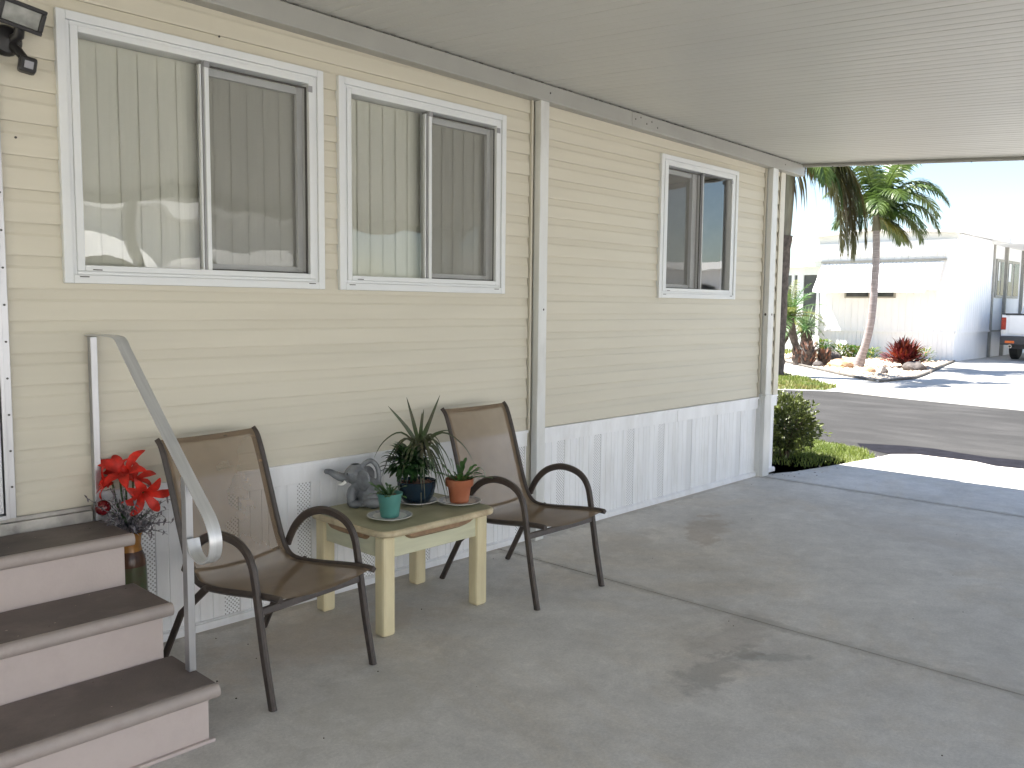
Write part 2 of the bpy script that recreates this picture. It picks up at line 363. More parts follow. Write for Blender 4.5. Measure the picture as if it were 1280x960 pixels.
def flat(bm, pts, w, h, side, mi=0, c=0.25):
    """flattened tube with softened corners; w along side, h across"""
    a, b = w / 2, h / 2; k = min(a, b) * c * 2
    s = [(a, -b + k), (a, b - k), (a - k, b), (-a + k, b), (-a, b - k), (-a, -b + k), (-a + k, -b), (a - k, -b)]
    ring_sweep(bm, pts, lambda i: s, side, mi=mi)

def lathe(bm, prof, seg=28, c=(0, 0, 0), mi=0, ripple=None):
    rings = []
    for r, z in prof:
        rings.append([bm.verts.new((c[0] + r * math.cos(2 * math.pi * k / seg), c[1] + r * math.sin(2 * math.pi * k / seg), c[2] + z)) for k in range(seg)])
    for a, b in zip(rings, rings[1:]):
        for k in range(seg):
            bm.faces.new((a[k], a[(k + 1) % seg], b[(k + 1) % seg], b[k])).material_index = mi
    if prof[0][0] > 1e-4: bm.faces.new(rings[0][::-1]).material_index = mi
    if prof[-1][0] > 1e-4: bm.faces.new(rings[-1]).material_index = mi

def ellip(bm, c, r, rot=None, seg=16, rings=10, mi=0):
    mt = Matrix.Translation(V(c)) @ (rot.to_4x4() if rot else Matrix.Identity(4)) @ Matrix.Diagonal((r[0], r[1], r[2], 1))
    res = bmesh.ops.create_uvsphere(bm, u_segments=seg, v_segments=rings, radius=1, matrix=mt)
    for v in res['verts']:
        for f in v.link_faces: f.material_index = mi

def blade(bm, pts, w, fold=0.0, side=None, mi=0, tipw=0.04, basew=0.5, peak=0.4):
    """a leaf: ribbon with a folded midrib along the path"""
    P = [V(p) for p in pts]; n = len(P); prev = None
    for i, p in enumerate(P):
        t = (P[min(i + 1, n - 1)] - P[max(i - 1, 0)]).normalized()
        s = V(side) if side is not None else V((0, 0, 1))
        u = t.cross(s)
        if u.length < 0.05: u = t.cross(V((1, 0.3, 0)))
        u.normalize(); nrm = u.cross(t)
        f = i / (n - 1)
        ww = w * (basew + (1 - basew) * min(1, f / peak)) if f < peak else w * (1 - (1 - tipw) * ((f - peak) / (1 - peak)) ** 1.4)
        row = [bm.verts.new(p - u * ww / 2 + nrm * fold * ww), bm.verts.new(p), bm.verts.new(p + u * ww / 2 + nrm * fold * ww)]
        if prev:
            bm.faces.new((prev[0], prev[1], row[1], row[0])).material_index = mi
            bm.faces.new((prev[1], prev[2], row[2], row[1])).material_index = mi
        prev = row

def arc(base, d, L, droop, n=6):
    """leaf path from base going along d and drooping under its weight"""
    p = V(base); d = V(d).normalized(); out = [p.copy()]
    for i in range(n):
        d = (d + V((0, 0, -1)) * droop / n).normalized(); p = p + d * (L / n); out.append(p.copy())
    return out

def rv(a=1.0): return V((rnd.uniform(-a, a), rnd.uniform(-a, a), rnd.uniform(-a, a)))
# ------------------------------------------------------------------ the mobile home with the cream siding
home = empty('mobile_home', 'cream vinyl sided mobile home with white skirting behind the chairs and table', 'mobile home')
WIN = [  # outer x0,x1, left light, right light
    dict(x=(1.241, 2.420), l=(1.320, 1.815), r=(1.850, 2.340), scr='r', blind=True, lab='largest white sliding window above the handrail'),
    dict(x=(2.506, 3.667), l=(2.582, 3.072), r=(3.108, 3.597), scr='r', blind=True, lab='white sliding window left of the middle post'),
    dict(x=(5.261, 6.360), l=(5.355, 5.828), r=(5.850, 6.250), scr='l', blind=False, lab='white sliding window right of the middle post')]
WZ0, WZ1, GZ0, GZ1 = 1.520, 2.540, 1.592, 2.455

def siding(bm, u0, u1, z0, z1, base, pitch, holes=(), xf=None):
    kn = [(0.0, -0.0145), (0.05, -0.0155), (0.60, -0.0125), (0.69, -0.0085), (1.0, -0.004)]
    def yy(f):
        for (a, ya), (b, yb) in zip(kn, kn[1:]):
            if f <= b + 1e-9: return ya + (yb - ya) * (f - a) / (b - a)
        return -0.004
    T = xf or (lambda p: p)
    k = int(math.floor((z0 - base) / pitch))
    while base + k * pitch < z1:
        c0 = base + k * pitch; k += 1
        cuts = {max(c0, z0), min(c0 + pitch, z1)}
        for f, _ in kn: cuts.add(c0 + f * pitch)
        for h in holes: cuts |= {h[2], h[3]}
        cuts = sorted(c for c in cuts if max(c0, z0) - 1e-6 <= c <= min(c0 + pitch, z1) + 1e-6)
        for a, b in zip(cuts, cuts[1:]):
            if b - a < 1e-5: continue
            segs = [(u0, u1)]
            for h in holes:
                if h[2] < (a + b) / 2 < h[3]:
                    ns = []
                    for s in segs:
                        if h[0] >= s[1] or h[1] <= s[0]: ns.append(s); continue
                        if h[0] > s[0]: ns.append((s[0], h[0]))
                        if h[1] < s[1]: ns.append((h[1], s[1]))
                    segs = ns
            ya, yb = yy((a - c0) / pitch), yy((b - c0) / pitch)
            for s in segs:
                quad(bm, T((s[0], ya, a)), T((s[1], ya, a)), T((s[1], yb, b)), T((s[0], yb, b)))
                if abs(a - c0) < 1e-6: quad(bm, T((s[0], ya, a)), T((s[1], ya, a)), T((s[1], -0.003, a + 0.001)), T((s[0], -0.003, a + 0.001)))

bm = NB()
holes = [(w['x'][0] + 0.03, w['x'][1] - 0.03, WZ0 + 0.03, WZ1 - 0.03) for w in WIN]
BL, PL = 0.646, 0.1215
siding(bm, 1.045, 1.345, 0.64, 2.72, BL, PL, holes)
siding(bm, 1.345, 3.886, 0.690, 2.72, BL, PL, holes)
siding(bm, -2.5, 0.0, 0.64, 2.72, BL, PL)
siding(bm, 0.0, 1.045, 2.64, 2.72, BL, PL)
siding(bm, 4.003, 6.828, 0.690, 2.72, 0.697, 0.1180, holes)
siding(bm, 6.965, 7.098, 0.690, 2.72, 0.697, 0.1180)
siding(bm, 0.085, 4.0, 0.690, 2.72, 0.697, 0.1180, (), lambda p: (7.18 - p[1], p[0], p[2]))
for (x, z0, z1) in ((1.872, 2.594, 2.70), (3.05, 1.258, 1.372), (2.2, 0.894, 1.005), (5.0, 0.822, 0.93), (4.6, 2.474, 2.585)):
    quad(bm, (x, -0.0172, z0), (x + 0.3, -0.0162, z0), (x + 0.3, -0.0135, z1 - 0.042), (x, -0.0145, z1 - 0.042))
obj('siding', bm, M['siding'], home)
bm = NB()   # wall boards behind, roof, back
bx(bm, -2.5, 7.17, 4.0, 4.06, -0.05, 3.0); bx(bm, -2.56, -2.5, 0.02, 4.06, -0.05, 3.0)
bx(bm, 7.10, 7.172, 0.05, 4.0, -0.05, 2.70)
prev_x = 1.04
for w in WIN:
    bx(bm, prev_x, w['x'][0] + 0.05, 0.004, 0.03, 0.0, 2.9); bx(bm, w['x'][0] + 0.05, w['x'][1] - 0.05, 0.004, 0.03, 0.0, WZ0 + 0.05); bx(bm, w['x'][0] + 0.05, w['x'][1] - 0.05, 0.004, 0.03, WZ1 - 0.05, 2.9); prev_x = w['x'][1] - 0.05
bx(bm, prev_x, 7.165, 0.006, 0.03, 0.0, 2.9); bx(bm, -2.5, 0.0, 0.004, 0.03, 0, 2.9); bx(bm, 0.0, 1.04, 0.101, 0.13, 0.0, 2.9)
obj('wall', bm, M['siding_trim'], home)
bm = NB(); bx(bm, -2.6, 7.40, 0.21, 4.4, 2.90, 3.02)
obj('roof', bm, M['oroof'], home)
bm = NB()
bx(bm, 7.10, 7.185, -0.026, -0.012, 0.69, 2.70); bx(bm, 7.171, 7.19, -0.012, 0.085, 0.69, 2.70)
obj('corner_trim', bm, M['siding_trim'], home, bev=0.003)
bm = NB()   # J-channels where the courses stop
bx(bm, 3.893, 3.906, -0.026, 0.0, 0.69, 2.70); bx(bm, 6.836, 6.848, -0.024, 0.0, 0.69, 2.70)
obj('j_channel', bm, M['siding_trim'], home)
# skirting with grooves
bm = NB(); per = 0.385; xs = []
def skirt_run(xa, xb):
    pts = []; k0 = int((xa - 4.233) / per) - 2
    for k in range(k0, k0 + 40):
        c = 4.233 + k * per
        pts += [(c - 0.040, -0.002), (c - 0.038, 0.003), (c + 0.038, 0.003), (c + 0.040, -0.002)]
        for g in (0.095, 0.155, 0.19, 0.23, 0.29):
            pts += [(c + g - 0.004, -0.002), (c + g, 0.001), (c + g + 0.003, -0.002)]
    pts = [(xa, -0.002)] + [p for p in pts if xa < p[0] < xb] + [(xb, -0.002)]
    for a, b in zip(pts, pts[1:]): quad(bm, (a[0], a[1], 0.0), (b[0], b[1], 0.0), (b[0], b[1], 0.61), (a[0], a[1], 0.61))
    return [4.233 + k * per for k in range(k0, k0 + 40) if xa + 0.05 < 4.233 + k * per < xb - 0.05]
xs += skirt_run(1.0, 3.90); xs += skirt_run(4.003, 6.845); skirt_run(6.965, 7.17)
for a in (7.168,):
    quad(bm, (a, 0.0, 0.0), (a, 4.0, 0.0), (a, 4.0, 0.61), (a, 0, 0.61))
sk = obj('skirting', bm, M['skirt'], home)
for i, x in enumerate(xs):
    if i == 0:
        b2 = NB(); quad(b2, (-0.036, 0, 0.03), (0.036, 0, 0.03), (0.036, 0, 0.60), (-0.036, 0, 0.60)); v0 = obj('vent_strip', b2, M['vent'], sk)
    v = v0 if i == 0 else v0.copy()
    if i: COL.objects.link(v)
    v.parent = sk; v.location = (x, 0.0015, 0)
bm = NB()
for a, b, dy in ((1.352, 3.893, 0.0), (4.003, 5.58, 0.0), (5.575, 6.836, 0.004), (6.96, 7.19, 0.002)):
    bx(bm, a, b, -0.016 - dy, 0.0, 0.592, 0.676); bx(bm, a, b, -0.027 - dy, 0.0, 0.676, 0.692)
bx(bm, 7.17, 7.188, 0.0, 4.0, 0.592, 0.69)
obj('skirt_band', bm, M['skirt'], home, bev=0.002)
bm = NB()
for a, b in ((1.36, 3.918), (4.003, 6.84), (6.965, 7.195)): bx(bm, a, b, -0.022, 0.0, 0.0, 0.034); bx(bm, a, b, -0.013, 0.0, 0.034, 0.040)
obj('bottom_rail', bm, M['skirt'], home, bev=0.002)
bm = NB(); bx(bm, -0.1, 1.318, -0.024, 0.0, 0.575, 0.622); bx(bm, -0.1, 1.318, -0.014, 0.0, 0.622, 0.640)
obj('sill_strip', bm, M['galv'], home, bev=0.003)
bm = NB(); 
for p in ((1.905, 2.585), (1.095, 2.045)): lathe(bm, [(0.0045, 0), (0.0045, 0.004), (0.0, 0.005)], 8)
for i, (x, z) in enumerate(((1.905, 2.585), (1.095, 2.045))):
    vs = bm.verts[:][i * (len(bm.verts) // 2):(i + 1) * (len(bm.verts) // 2)]
    for v in vs: v.co = V((x + v.co.x, -0.014 - v.co.z, z + v.co.y))
obj('screw', bm, M['screw'], home)
for w in WIN:
    x0, x1 = w['x']; l0, l1 = w['l']; r0, r1 = w['r']
    bm = NB()
    def ringbox(a0, a1, b0, b1, t0, t1, y0, y1):   # a frame between two rectangles
        bx(bm, a0, a0 + t0, y0, y1, b0, b1); bx(bm, a1 - t0, a1, y0, y1, b0, b1)
        bx(bm, a0 + t0, a1 - t0, y0, y1, b0, b0 + t1); bx(bm, a0 + t0, a1 - t0, y0, y1, b1 - t1, b1)
    ringbox(x0, x1, WZ0, WZ1, 0.034, 0.034, -0.034, 0.0)
    ringbox(x0 + 0.034, x1 - 0.034, WZ0 + 0.034, WZ1 - 0.034, 0.016, 0.014, -0.025, 0.0)
    ringbox(x0 + 0.050, x1 - 0.050, WZ0 + 0.048, WZ1 - 0.048, l0 - x0 - 0.050, GZ0 - WZ0 - 0.048, -0.030, 0.06)
    frame = obj('window', bm, M['white'], home, bev=0.003); frame['label'] = w['lab']
    bm = NB(); bx(bm, l1 + 0.016, r0, -0.022, 0.055, GZ0 - 0.02, GZ1 + 0.02)
    bx(bm, l1, l1 + 0.009, -0.008, 0.02, GZ0, GZ1)
    obj('meeting_stile', bm, M['white'], frame, bev=0.002)
    bm = NB(); bx(bm, l1 + 0.009, l1 + 0.016, -0.015, 0.03, GZ0 - 0.02, GZ1 + 0.022); bx(bm, l1 + 0.012, r0 + 0.002, -0.026, -0.0215, GZ1 - 0.012, GZ1 + 0.022)
    bx(bm, l1 + 0.012, r0 - 0.008, -0.026, -0.0215, GZ0 - 0.022, GZ0 - 0.004); bx(bm, r1 - 0.006, r1 + 0.018, -0.0335, -0.0295, GZ1 - 0.024, GZ1 + 0.004)
    obj('stile_gasket', bm, M['grey_frame'], frame)
    bm = NB()
    for q in ((x0 + 0.055, WZ0 + 0.024), (x0 + 0.105, WZ0 + 0.052), (x1 - 0.09, WZ0 + 0.024)): bx(bm, q[0], q[0] + 0.035, -0.036, -0.0335, q[1], q[1] + 0.004)
    obj('weep_slot', bm, M['screw'], frame)
    bm = NB(); g = (l0, l1) if w['scr'] == 'r' else (r0, r1)
    quad(bm, (g[0] - 0.005, 0.008, GZ0 - 0.005), (g[1] + 0.005, 0.008, GZ0 - 0.005), (g[1] + 0.005, 0.008, GZ1 + 0.005), (g[0] - 0.005, 0.008, GZ1 + 0.005))
    obj('glass_pane', bm, M['glass'] if w['blind'] else M['glass_sky'], frame)
    s = (r0, r1) if w['scr'] == 'r' else (l0, l1)
    bm = NB(); quad(bm, (s[0], 0.046, GZ0), (s[1], 0.046, GZ0), (s[1], 0.046, GZ1), (s[0], 0.046, GZ1))
    obj('glass_pane', bm, M['glass'] if w['blind'] else M['glass_sky'], frame)
    bm = NB()
    so = s; a0, a1 = so
    bx(bm, a0, a0 + 0.02, 0.030, 0.050, GZ0, GZ1); bx(bm, a1 - 0.028, a1, 0.028, 0.050, GZ0, GZ1); bx(bm, a0 + 0.02, a1 - 0.028, 0.030, 0.050, GZ1 - 0.03, GZ1); bx(bm, a0 + 0.02, a1 - 0.028, 0.030, 0.05, GZ0, GZ0 + 0.03)
    if w['scr'] == 'l': bx(bm, a1 - 0.075, a1 - 0.028, 0.018, 0.045, GZ0, GZ1)
    obj('inner_sash', bm, M['white'], frame)
    bm = NB(); quad(bm, (s[0], -0.006, GZ0), (s[1], -0.006, GZ0), (s[1], -0.006, GZ1), (s[0], -0.006, GZ1))
    obj('insect_screen', bm, M['screen'], frame)
    bm = NB()
    bx(bm, s[0], s[1], -0.011, -0.003, GZ1 - 0.006, GZ1); bx(bm, s[0], s[1], -0.011, -0.003, GZ0, GZ0 + 0.006); bx(bm, s[1] - 0.007, s[1], -0.011, -0.003, GZ0, GZ1)
    obj('screen_frame', bm, M['screw'], frame)
    # reveal and room behind
    bm = NB(); a0, a1, b0, b1, yd = x0 + 0.06, x1 - 0.06, WZ0 + 0.05, WZ1 - 0.05, 1.2
    for q in (((a0, .06, b0), (a0, yd, b0), (a0, yd, b1), (a0, .06, b1)), ((a1, .06, b0), (a1, yd, b0), (a1, yd, b1), (a1, .06, b1)),
              ((a0, .06, b0), (a1, .06, b0), (a1, yd, b0), (a0, yd, b0)), ((a0, .06, b1), (a1, .06, b1), (a1, yd, b1), (a0, yd, b1)), ((a0, yd, b0), (a1, yd, b0), (a1, yd, b1), (a0, yd, b1))):
        quad(bm, *q)
    obj('room_interior', bm, M['room'], frame)
    bm = NB()
    if w['blind']:
        x = x0 + 0.065; step = 0.082; r2 = random.Random(int(x0 * 100))
        while x < x1 - 0.06:
            an = R(r2.uniform(3, 6)); wv = 0.0455
            pts = [(x + math.cos(an) * wv * t, 0.075 + math.sin(an) * wv * t + 0.003 * (1 - t * t)) for t in (-1, -0.5, 0, 0.5, 1)]
            for p, q in zip(pts, pts[1:]): quad(bm, (p[0], p[1], WZ0 + 0.055), (q[0], q[1], WZ0 + 0.055), (q[0], q[1], WZ1 - 0.055), (p[0], p[1], WZ1 - 0.055))
            x += step
        obj('vertical_blind', bm, M['blind'], frame)
    else:
        n = 60; xa, xb = x0 + 0.07, x0 + 0.42
        for i in range(n):
            p, q = xa + (xb - xa) * i / n, xa + (xb - xa) * (i + 1) / n
            quad(bm, (p, 0.2 + 0.018 * math.sin(p * 90), WZ0 + 0.055), (q, 0.2 + 0.018 * math.sin(q * 90), WZ0 + 0.055), (q, 0.2 + 0.018 * math.sin(q * 90), WZ1 - 0.16), (p, 0.2 + 0.018 * math.sin(p * 90), WZ1 - 0.16))
        obj('curtain', bm, M['curtain'], frame, smooth=60)
# storm door
bm = NB(); bx(bm, 1.018, 1.042, -0.030, 0.0, 0.640, 2.66); bx(bm, 1.004, 1.018, -0.040, 0.03, 0.640, 2.66); bx(bm, -0.02, 1.004, -0.03, 0.03, 2.62, 2.66); bx(bm, -0.04, 0.0, -0.04, 0.03, 0.64, 2.66)
bx(bm, 0.0, 1.004, -0.045, 0.03, 0.640, 0.658)
door = obj('storm_door', bm, M['alu'], home, bev=0.002)
bm = NB(); bx(bm, 0.955, 1.000, -0.034, 0.0, 0.662, 2.61); bx(bm, 0.005, 0.06, -0.034, 0.0, 0.662, 2.61); bx(bm, 0.06, 0.955, -0.034, 0.0, 0.662, 0.71); bx(bm, 0.06, 0.955, -0.034, 0.0, 2.56, 2.61); bx(bm, 0.06, 0.955, -0.034, 0, 1.50, 1.55)
obj('door_frame', bm, M['alu'], door, bev=0.003)
bm = NB(); quad(bm, (0.06, -0.015, 0.71), (0.955, -0.015, 0.71), (0.955, -0.015, 2.56), (0.06, -0.015, 2.56)); obj('glass_pane', bm, M['glass_clear'], door)
bm = NB(); bx(bm, 0.0, 1.0, 0.06, 0.1, 0.64, 2.66); obj('inner_door', bm, mat('dark plum door paint', (0.05, 0.025, 0.04), 0.4, 0.2), door)
bm = NB(); 
for k in range(14):
    z = 0.76 + k * 0.135; vs0 = len(bm.verts)
    lathe(bm, [(0.0042, 0), (0.0042, 0.003), (0.0, 0.004)], 8)
    bm.verts.ensure_lookup_table()
    for v in bm.verts[vs0:]: v.co = V((1.030 + v.co.x, -0.030 - v.co.z, z + v.co.y))
obj('rivet', bm, M['screw'], door)

# ------------------------------------------------------------------ carport
cp = empty('carport', 'grey white aluminium carport roof on slim posts over the concrete', 'carport')
def cz(x): return -0.0135 * (x - 4.0)
def ceil_z(x, y): return 2.768 + cz(x) + 0.071 * (y + 0.08)
bm = NB(); YO = -4.4
pts = []; x = -4.0
i = 0
while x < 7.39:
    big = (i % 4 == 0); d = 0.0028 if big else 0.0014; wv = 0.009 if big else 0.013
    pts += [(x, 0), (x + wv * 0.35, d), (x + wv * 0.8, d), (x + wv * 1.15, 0), (x + 0.042, -0.0008)]
    x += 0.0762; i += 1
pts = [p for p in pts if p[0] < 7.395] + [(7.398, 0)]
ys = [-0.02, -1.2, -2.6, YO]
sag = random.Random(3)
rows = []
off = {}
for y in ys:
    row = []
    for (x, d) in pts:
        k = int((x + 4.0) // 0.4064); off.setdefault((k, y), sag.uniform(-0.0009, 0.0009))
        row.append(bm.verts.new((x, y, ceil_z(x, y) + d + off[(k, y)] * (1 if y not in (-0.02,) else 0.3))))
    rows.append(row)
for a, b in zip(rows, rows[1:]):
    for j in range(len(pts) - 1): bm.faces.new((a[j], a[j + 1], b[j + 1], b[j]))
obj('ceiling_panel', bm, M['carport'], cp)
bm = NB()
for dz in (0.07,):
    a = [bm.verts.new((x, y, ceil_z(x, y) + z)) for z in (0.03, 0.075) for (x, y) in ((-4, 0.2), (7.40, 0.2), (7.40, YO), (-4, YO))]
    for f in ((0, 1, 2, 3), (7, 6, 5, 4), (0, 4, 5, 1), (1, 5, 6, 2), (2, 6, 7, 3), (3, 7, 4, 0)): bm.faces.new([a[k] for k in f])
obj('roof_panel', bm, M['carport'], cp)
bm = NB()   # front fascia / gutter lip
for (xa, xb, za, zb) in ((7.395, 7.412, -0.028, 0.10), (7.380, 7.395, -0.028, -0.014)):
    a = [bm.verts.new((x, y, ceil_z(7.4, y) + z)) for z in (za, zb) for (x, y) in ((xa, -0.075), (xb, -0.075), (xb, YO), (xa, YO))]
    for f in ((0, 1, 2, 3), (7, 6, 5, 4), (0, 4, 5, 1), (1, 5, 6, 2), (2, 6, 7, 3), (3, 7, 4, 0)): bm.faces.new([a[k] for k in f])
fa = obj('fascia', bm, M['beam'], cp)
bm = NB()
for k in range(7): ellip(bm, (7.385, -0.35 - k * 0.55, ceil_z(7.385, -0.35 - k * 0.55) - 0.029), (0.007, 0.007, 0.004), seg=8, rings=6)
obj('screw', bm, M['screw'], fa)
def sloped_box(bm, xa, xb, ya, yb, za, zb, mi=0):
    bx(bm, xa, xb, ya, yb, za, zb, mi, Matrix(((1, 0, 0, 0), (0, 1, 0, 0), (-0.0135, 0, 1, 0.054), (0, 0, 0, 1))))
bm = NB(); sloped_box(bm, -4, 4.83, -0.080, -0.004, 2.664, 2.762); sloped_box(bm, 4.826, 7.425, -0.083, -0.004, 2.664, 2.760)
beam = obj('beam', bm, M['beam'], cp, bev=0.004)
bm = NB(); rr = random.Random(5); x = 0.5
while x < 7.35:
    if rr.random() < 0.5:
        l = rr.uniform(0.012, 0.035); sloped_box(bm, x, x + l, -0.0845, -0.082, 2.7595, 2.7595 + rr.uniform(0.002, 0.004))
    x += 0.0508
obj('pan_gap', bm, M['screw'], beam)
bm = NB()
for (x, z) in ((3.99, 2.715), (4.86, 2.715), (4.92, 2.735), (4.99, 2.705), (5.05, 2.728), (5.12, 2.700), (7.05, 2.715)):
    ellip(bm, (x, -0.083, z + cz(x)), (0.006, 0.003, 0.006), seg=8, rings=6)
obj('screw', bm, M['screw'], beam)
def cpost(x0, x1, y0, y1, zt, lab):
    bm = NB(); w = x1 - x0
    bx(bm, x0, x1, y0, y1, 0.0, zt)
    p = obj('post', bm, M['post'], cp, bev=0.004); p['label'] = lab
    return p
p1 = cpost(3.922, 3.998, -0.070, -0.020, 2.667, 'grey post in the middle of the wall')
bm = NB(); ellip(bm, (3.968, -0.0705, 1.43), (0.006, 0.003, 0.007), seg=8, rings=6); obj('screw', bm, M['screw'], p1)
p2 = cpost(6.862, 6.955, -0.072, -0.020, 2.63, 'grey post near the corner of the wall')
bm = NB(); bx(bm, 6.838, 6.862, -0.045, -0.0, 0.0, 0.72); bx(bm, 6.846, 6.8615, -0.078, -0.045, 0.0, 0.70); bx(bm, 6.858, 6.962, -0.079, -0.0725, 0.0, 0.715)
obj('base_sleeve', bm, M['post'], p2, bev=0.003)
bm = NB(); ellip(bm, (6.925, -0.0725, 1.40), (0.008, 0.003, 0.011), seg=8, rings=6); ellip(bm, (6.861, -0.045, 1.40), (0.003, 0.01, 0.012), seg=8, rings=6); obj('screw', bm, M['screw'], p2)
for x in (-0.5, 3.4, 7.2):
    cpost(x - 0.04, x + 0.04, YO + 0.06, YO + 0.14, ceil_z(x, YO) - 0.07, 'outer post at the open side of the carport')
bm = NB()
a = [bm.verts.new((x, y, ceil_z(x, y) + z)) for z in (-0.10, -0.004) for (x, y) in ((-4, YO + .14), (7.38, YO + .14), (7.38, YO + .05), (-4, YO + .05))]
for f in ((0, 1, 2, 3), (7, 6, 5, 4), (0, 4, 5, 1), (1, 5, 6, 2), (2, 6, 7, 3), (3, 7, 4, 0)): bm.faces.new([a[k] for k in f])
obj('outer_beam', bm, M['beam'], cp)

# ------------------------------------------------------------------ steps and rail
st = empty('front_steps', 'three painted concrete steps with brown treads below the door', 'steps', (0.4, -0.3, 0))
def par(o, p):
    o.parent = p; o.matrix_parent_inverse = Matrix.Translation(-V(p.location)) if not p.rotation_euler.z else p.matrix_basis.inverted(); return o
bm = NB()
prev = 0.0
for (yf, zt) in ((-0.945, 0.193), (-0.62, 0.387), (-0.31, 0.58)):
    bx(bm, -0.75, 1.321, yf, -0.03, prev, zt - 0.045); prev = zt - 0.045
bx(bm, -0.75, 1.335, -0.962, -0.947, 0.0, 0.012)
par(obj('riser', bm, M['riser'], bev=0.003), st)
for (yf, yb, zt) in ((-0.972, -0.622, 0.193), (-0.648, -0.312, 0.387), (-0.338, -0.028, 0.58)):
    bm = NB(); bx(bm, -0.78, 1.350, yf + 0.030, yb, zt - 0.046, zt)
    t = par(obj('tread', bm, M['tread'], bev=0.006), st)
    bm = NB(); n = 8; pf = [(yf + 0.0295, zt - 0.001), (yf + 0.018, zt - 0.001)]
    for k in range(n + 1):
        a = R(90 - 180 * k / n); pf.append((yf + 0.018 - 0.018 * math.cos(R(90) - a) * 0 - 0.018 * math.cos(a), zt - 0.0235 + 0.0225 * math.sin(a)))
    pf += [(yf + 0.0295, zt - 0.046)]
    va = [bm.verts.new((-0.78, y, z)) for y, z in pf]; vb = [bm.verts.new((1.3505, y, z)) for y, z in pf]
    for k in range(len(pf) - 1): bm.faces.new((va[k], va[k + 1], vb[k + 1], vb[k]))
    bm.faces.new(va); bm.faces.new(vb[::-1])
    o = obj('nosing', bm, M['nosing'], smooth=50); o.parent = t
rl = empty('handrail', 'aluminium handrail with scrolled end beside the painted steps', 'handrail', (1.335, -0.78, 0.193))
bm = NB(); X = 1.335
pth = smooth_path([(X, 0.012, 1.318), (X, -0.12, 1.322), (X, -0.255, 1.320), (X, -0.30, 1.308), (X, -0.335, 1.275)], 5)
pth += smooth_path([(X, -0.40, 1.220), (X, -0.62, 1.032), (X, -0.80, 0.880), (X, -0.895, 0.802), (X, -0.960, 0.745), (X, -0.988, 0.684), (X, -0.972, 0.626), (X, -0.916, 0.598), (X, -0.856, 0.614), (X, -0.832, 0.662)], 6)
flat(bm, pth, 0.044, 0.006, (1, 0, 0), c=0.1)
par(obj('rail', bm, M['alu_rail'], smooth=35), rl)
for (y, z0, z1) in ((-0.028, 0.582, 1.314), (-0.795, 0.194, 0.866)):
    bm = NB(); bx(bm, X - 0.0125, X + 0.0125, y - 0.0165, y + 0.0165, z0, z1)
    par(obj('post', bm, M['alu'], bev=0.002), rl)

# floodlight
fl = empty('floodlight', 'black security floodlight with motion sensor on the cream wall', 'floodlight', (1.085, -0.02, 2.38))
bm = NB(); lathe(bm, [(0.0, 0.034), (0.045, 0.030), (0.052, 0.022), (0.054, 0.0)], 24)
for v in bm.verts: v.co = V((1.072 + v.co.x, -0.014 - v.co.z, 2.382 + v.co.y))
par(obj('base', bm, M['black'], smooth=40), fl)
mx = Matrix.Translation((1.100, -0.10, 2.462)) @ Matrix.Rotation(R(-3), 4, 'Z') @ Matrix.Rotation(R(10), 4, 'Y') @ Matrix.Rotation(R(24), 4, 'X')
bm = NB()
for (w_, h_, y0, y1) in ((0.074, 0.045, -0.034, -0.018),):
    bx(bm, -w_, w_, y0, y1, h_ - 0.014, h_, 0, mx); bx(bm, -w_, w_, y0, y1, -h_, -h_ + 0.014, 0, mx); bx(bm, -w_, -w_ + 0.015, y0, y1, -h_ + 0.014, h_ - 0.014, 0, mx); bx(bm, w_ - 0.015, w_, y0, y1, -h_ + 0.014, h_ - 0.014, 0, mx)
vs = bx(bm, -0.072, 0.072, -0.018, 0.03, -0.043, 0.043, 0)
for k, v in enumerate(vs):
    if v.co.y > 0: v.co.x *= 0.6; v.co.z *= 0.6
    v.co = mx @ v.co
hd = par(obj('lamp_head', bm, M['black'], bev=0.003), fl)
bm = NB(); bx(bm, -0.058, 0.058, -0.026, -0.0185, -0.030, 0.030, 0, mx); o = obj('lens', bm, M['lens']); o.parent = hd; o.matrix_parent_inverse = hd.matrix_parent_inverse.copy(); o.matrix_parent_inverse = Matrix.Identity(4)
bm = NB(); tube(bm, [(1.09, -0.035, 2.385), (1.10, -0.075, 2.395), (1.10, -0.09, 2.435)], 0.018, 10); tube(bm, [(1.085, -0.03, 2.37), (1.10, -0.07, 2.34), (1.112, -0.085, 2.315)], 0.016, 10)
par(obj('knuckle', bm, M['black'], smooth=50), fl)
mx = Matrix.Translation((1.118, -0.095, 2.292)) @ Matrix.Rotation(R(-10), 4, 'Z') @ Matrix.Rotation(R(9), 4, 'Y')
bm = NB(); bx(bm, -0.029, 0.029, -0.025, 0.025, -0.028, 0.028, 0, mx); sn = par(obj('motion_sensor', bm, M['black'], bev=0.010), fl)
bm = NB(); bx(bm, -0.012, 0.017, -0.0285, -0.0245, -0.016, 0.010, 0, mx); o = obj('sensor_window', bm, M['sensor'], bev=0.001); o.parent = sn

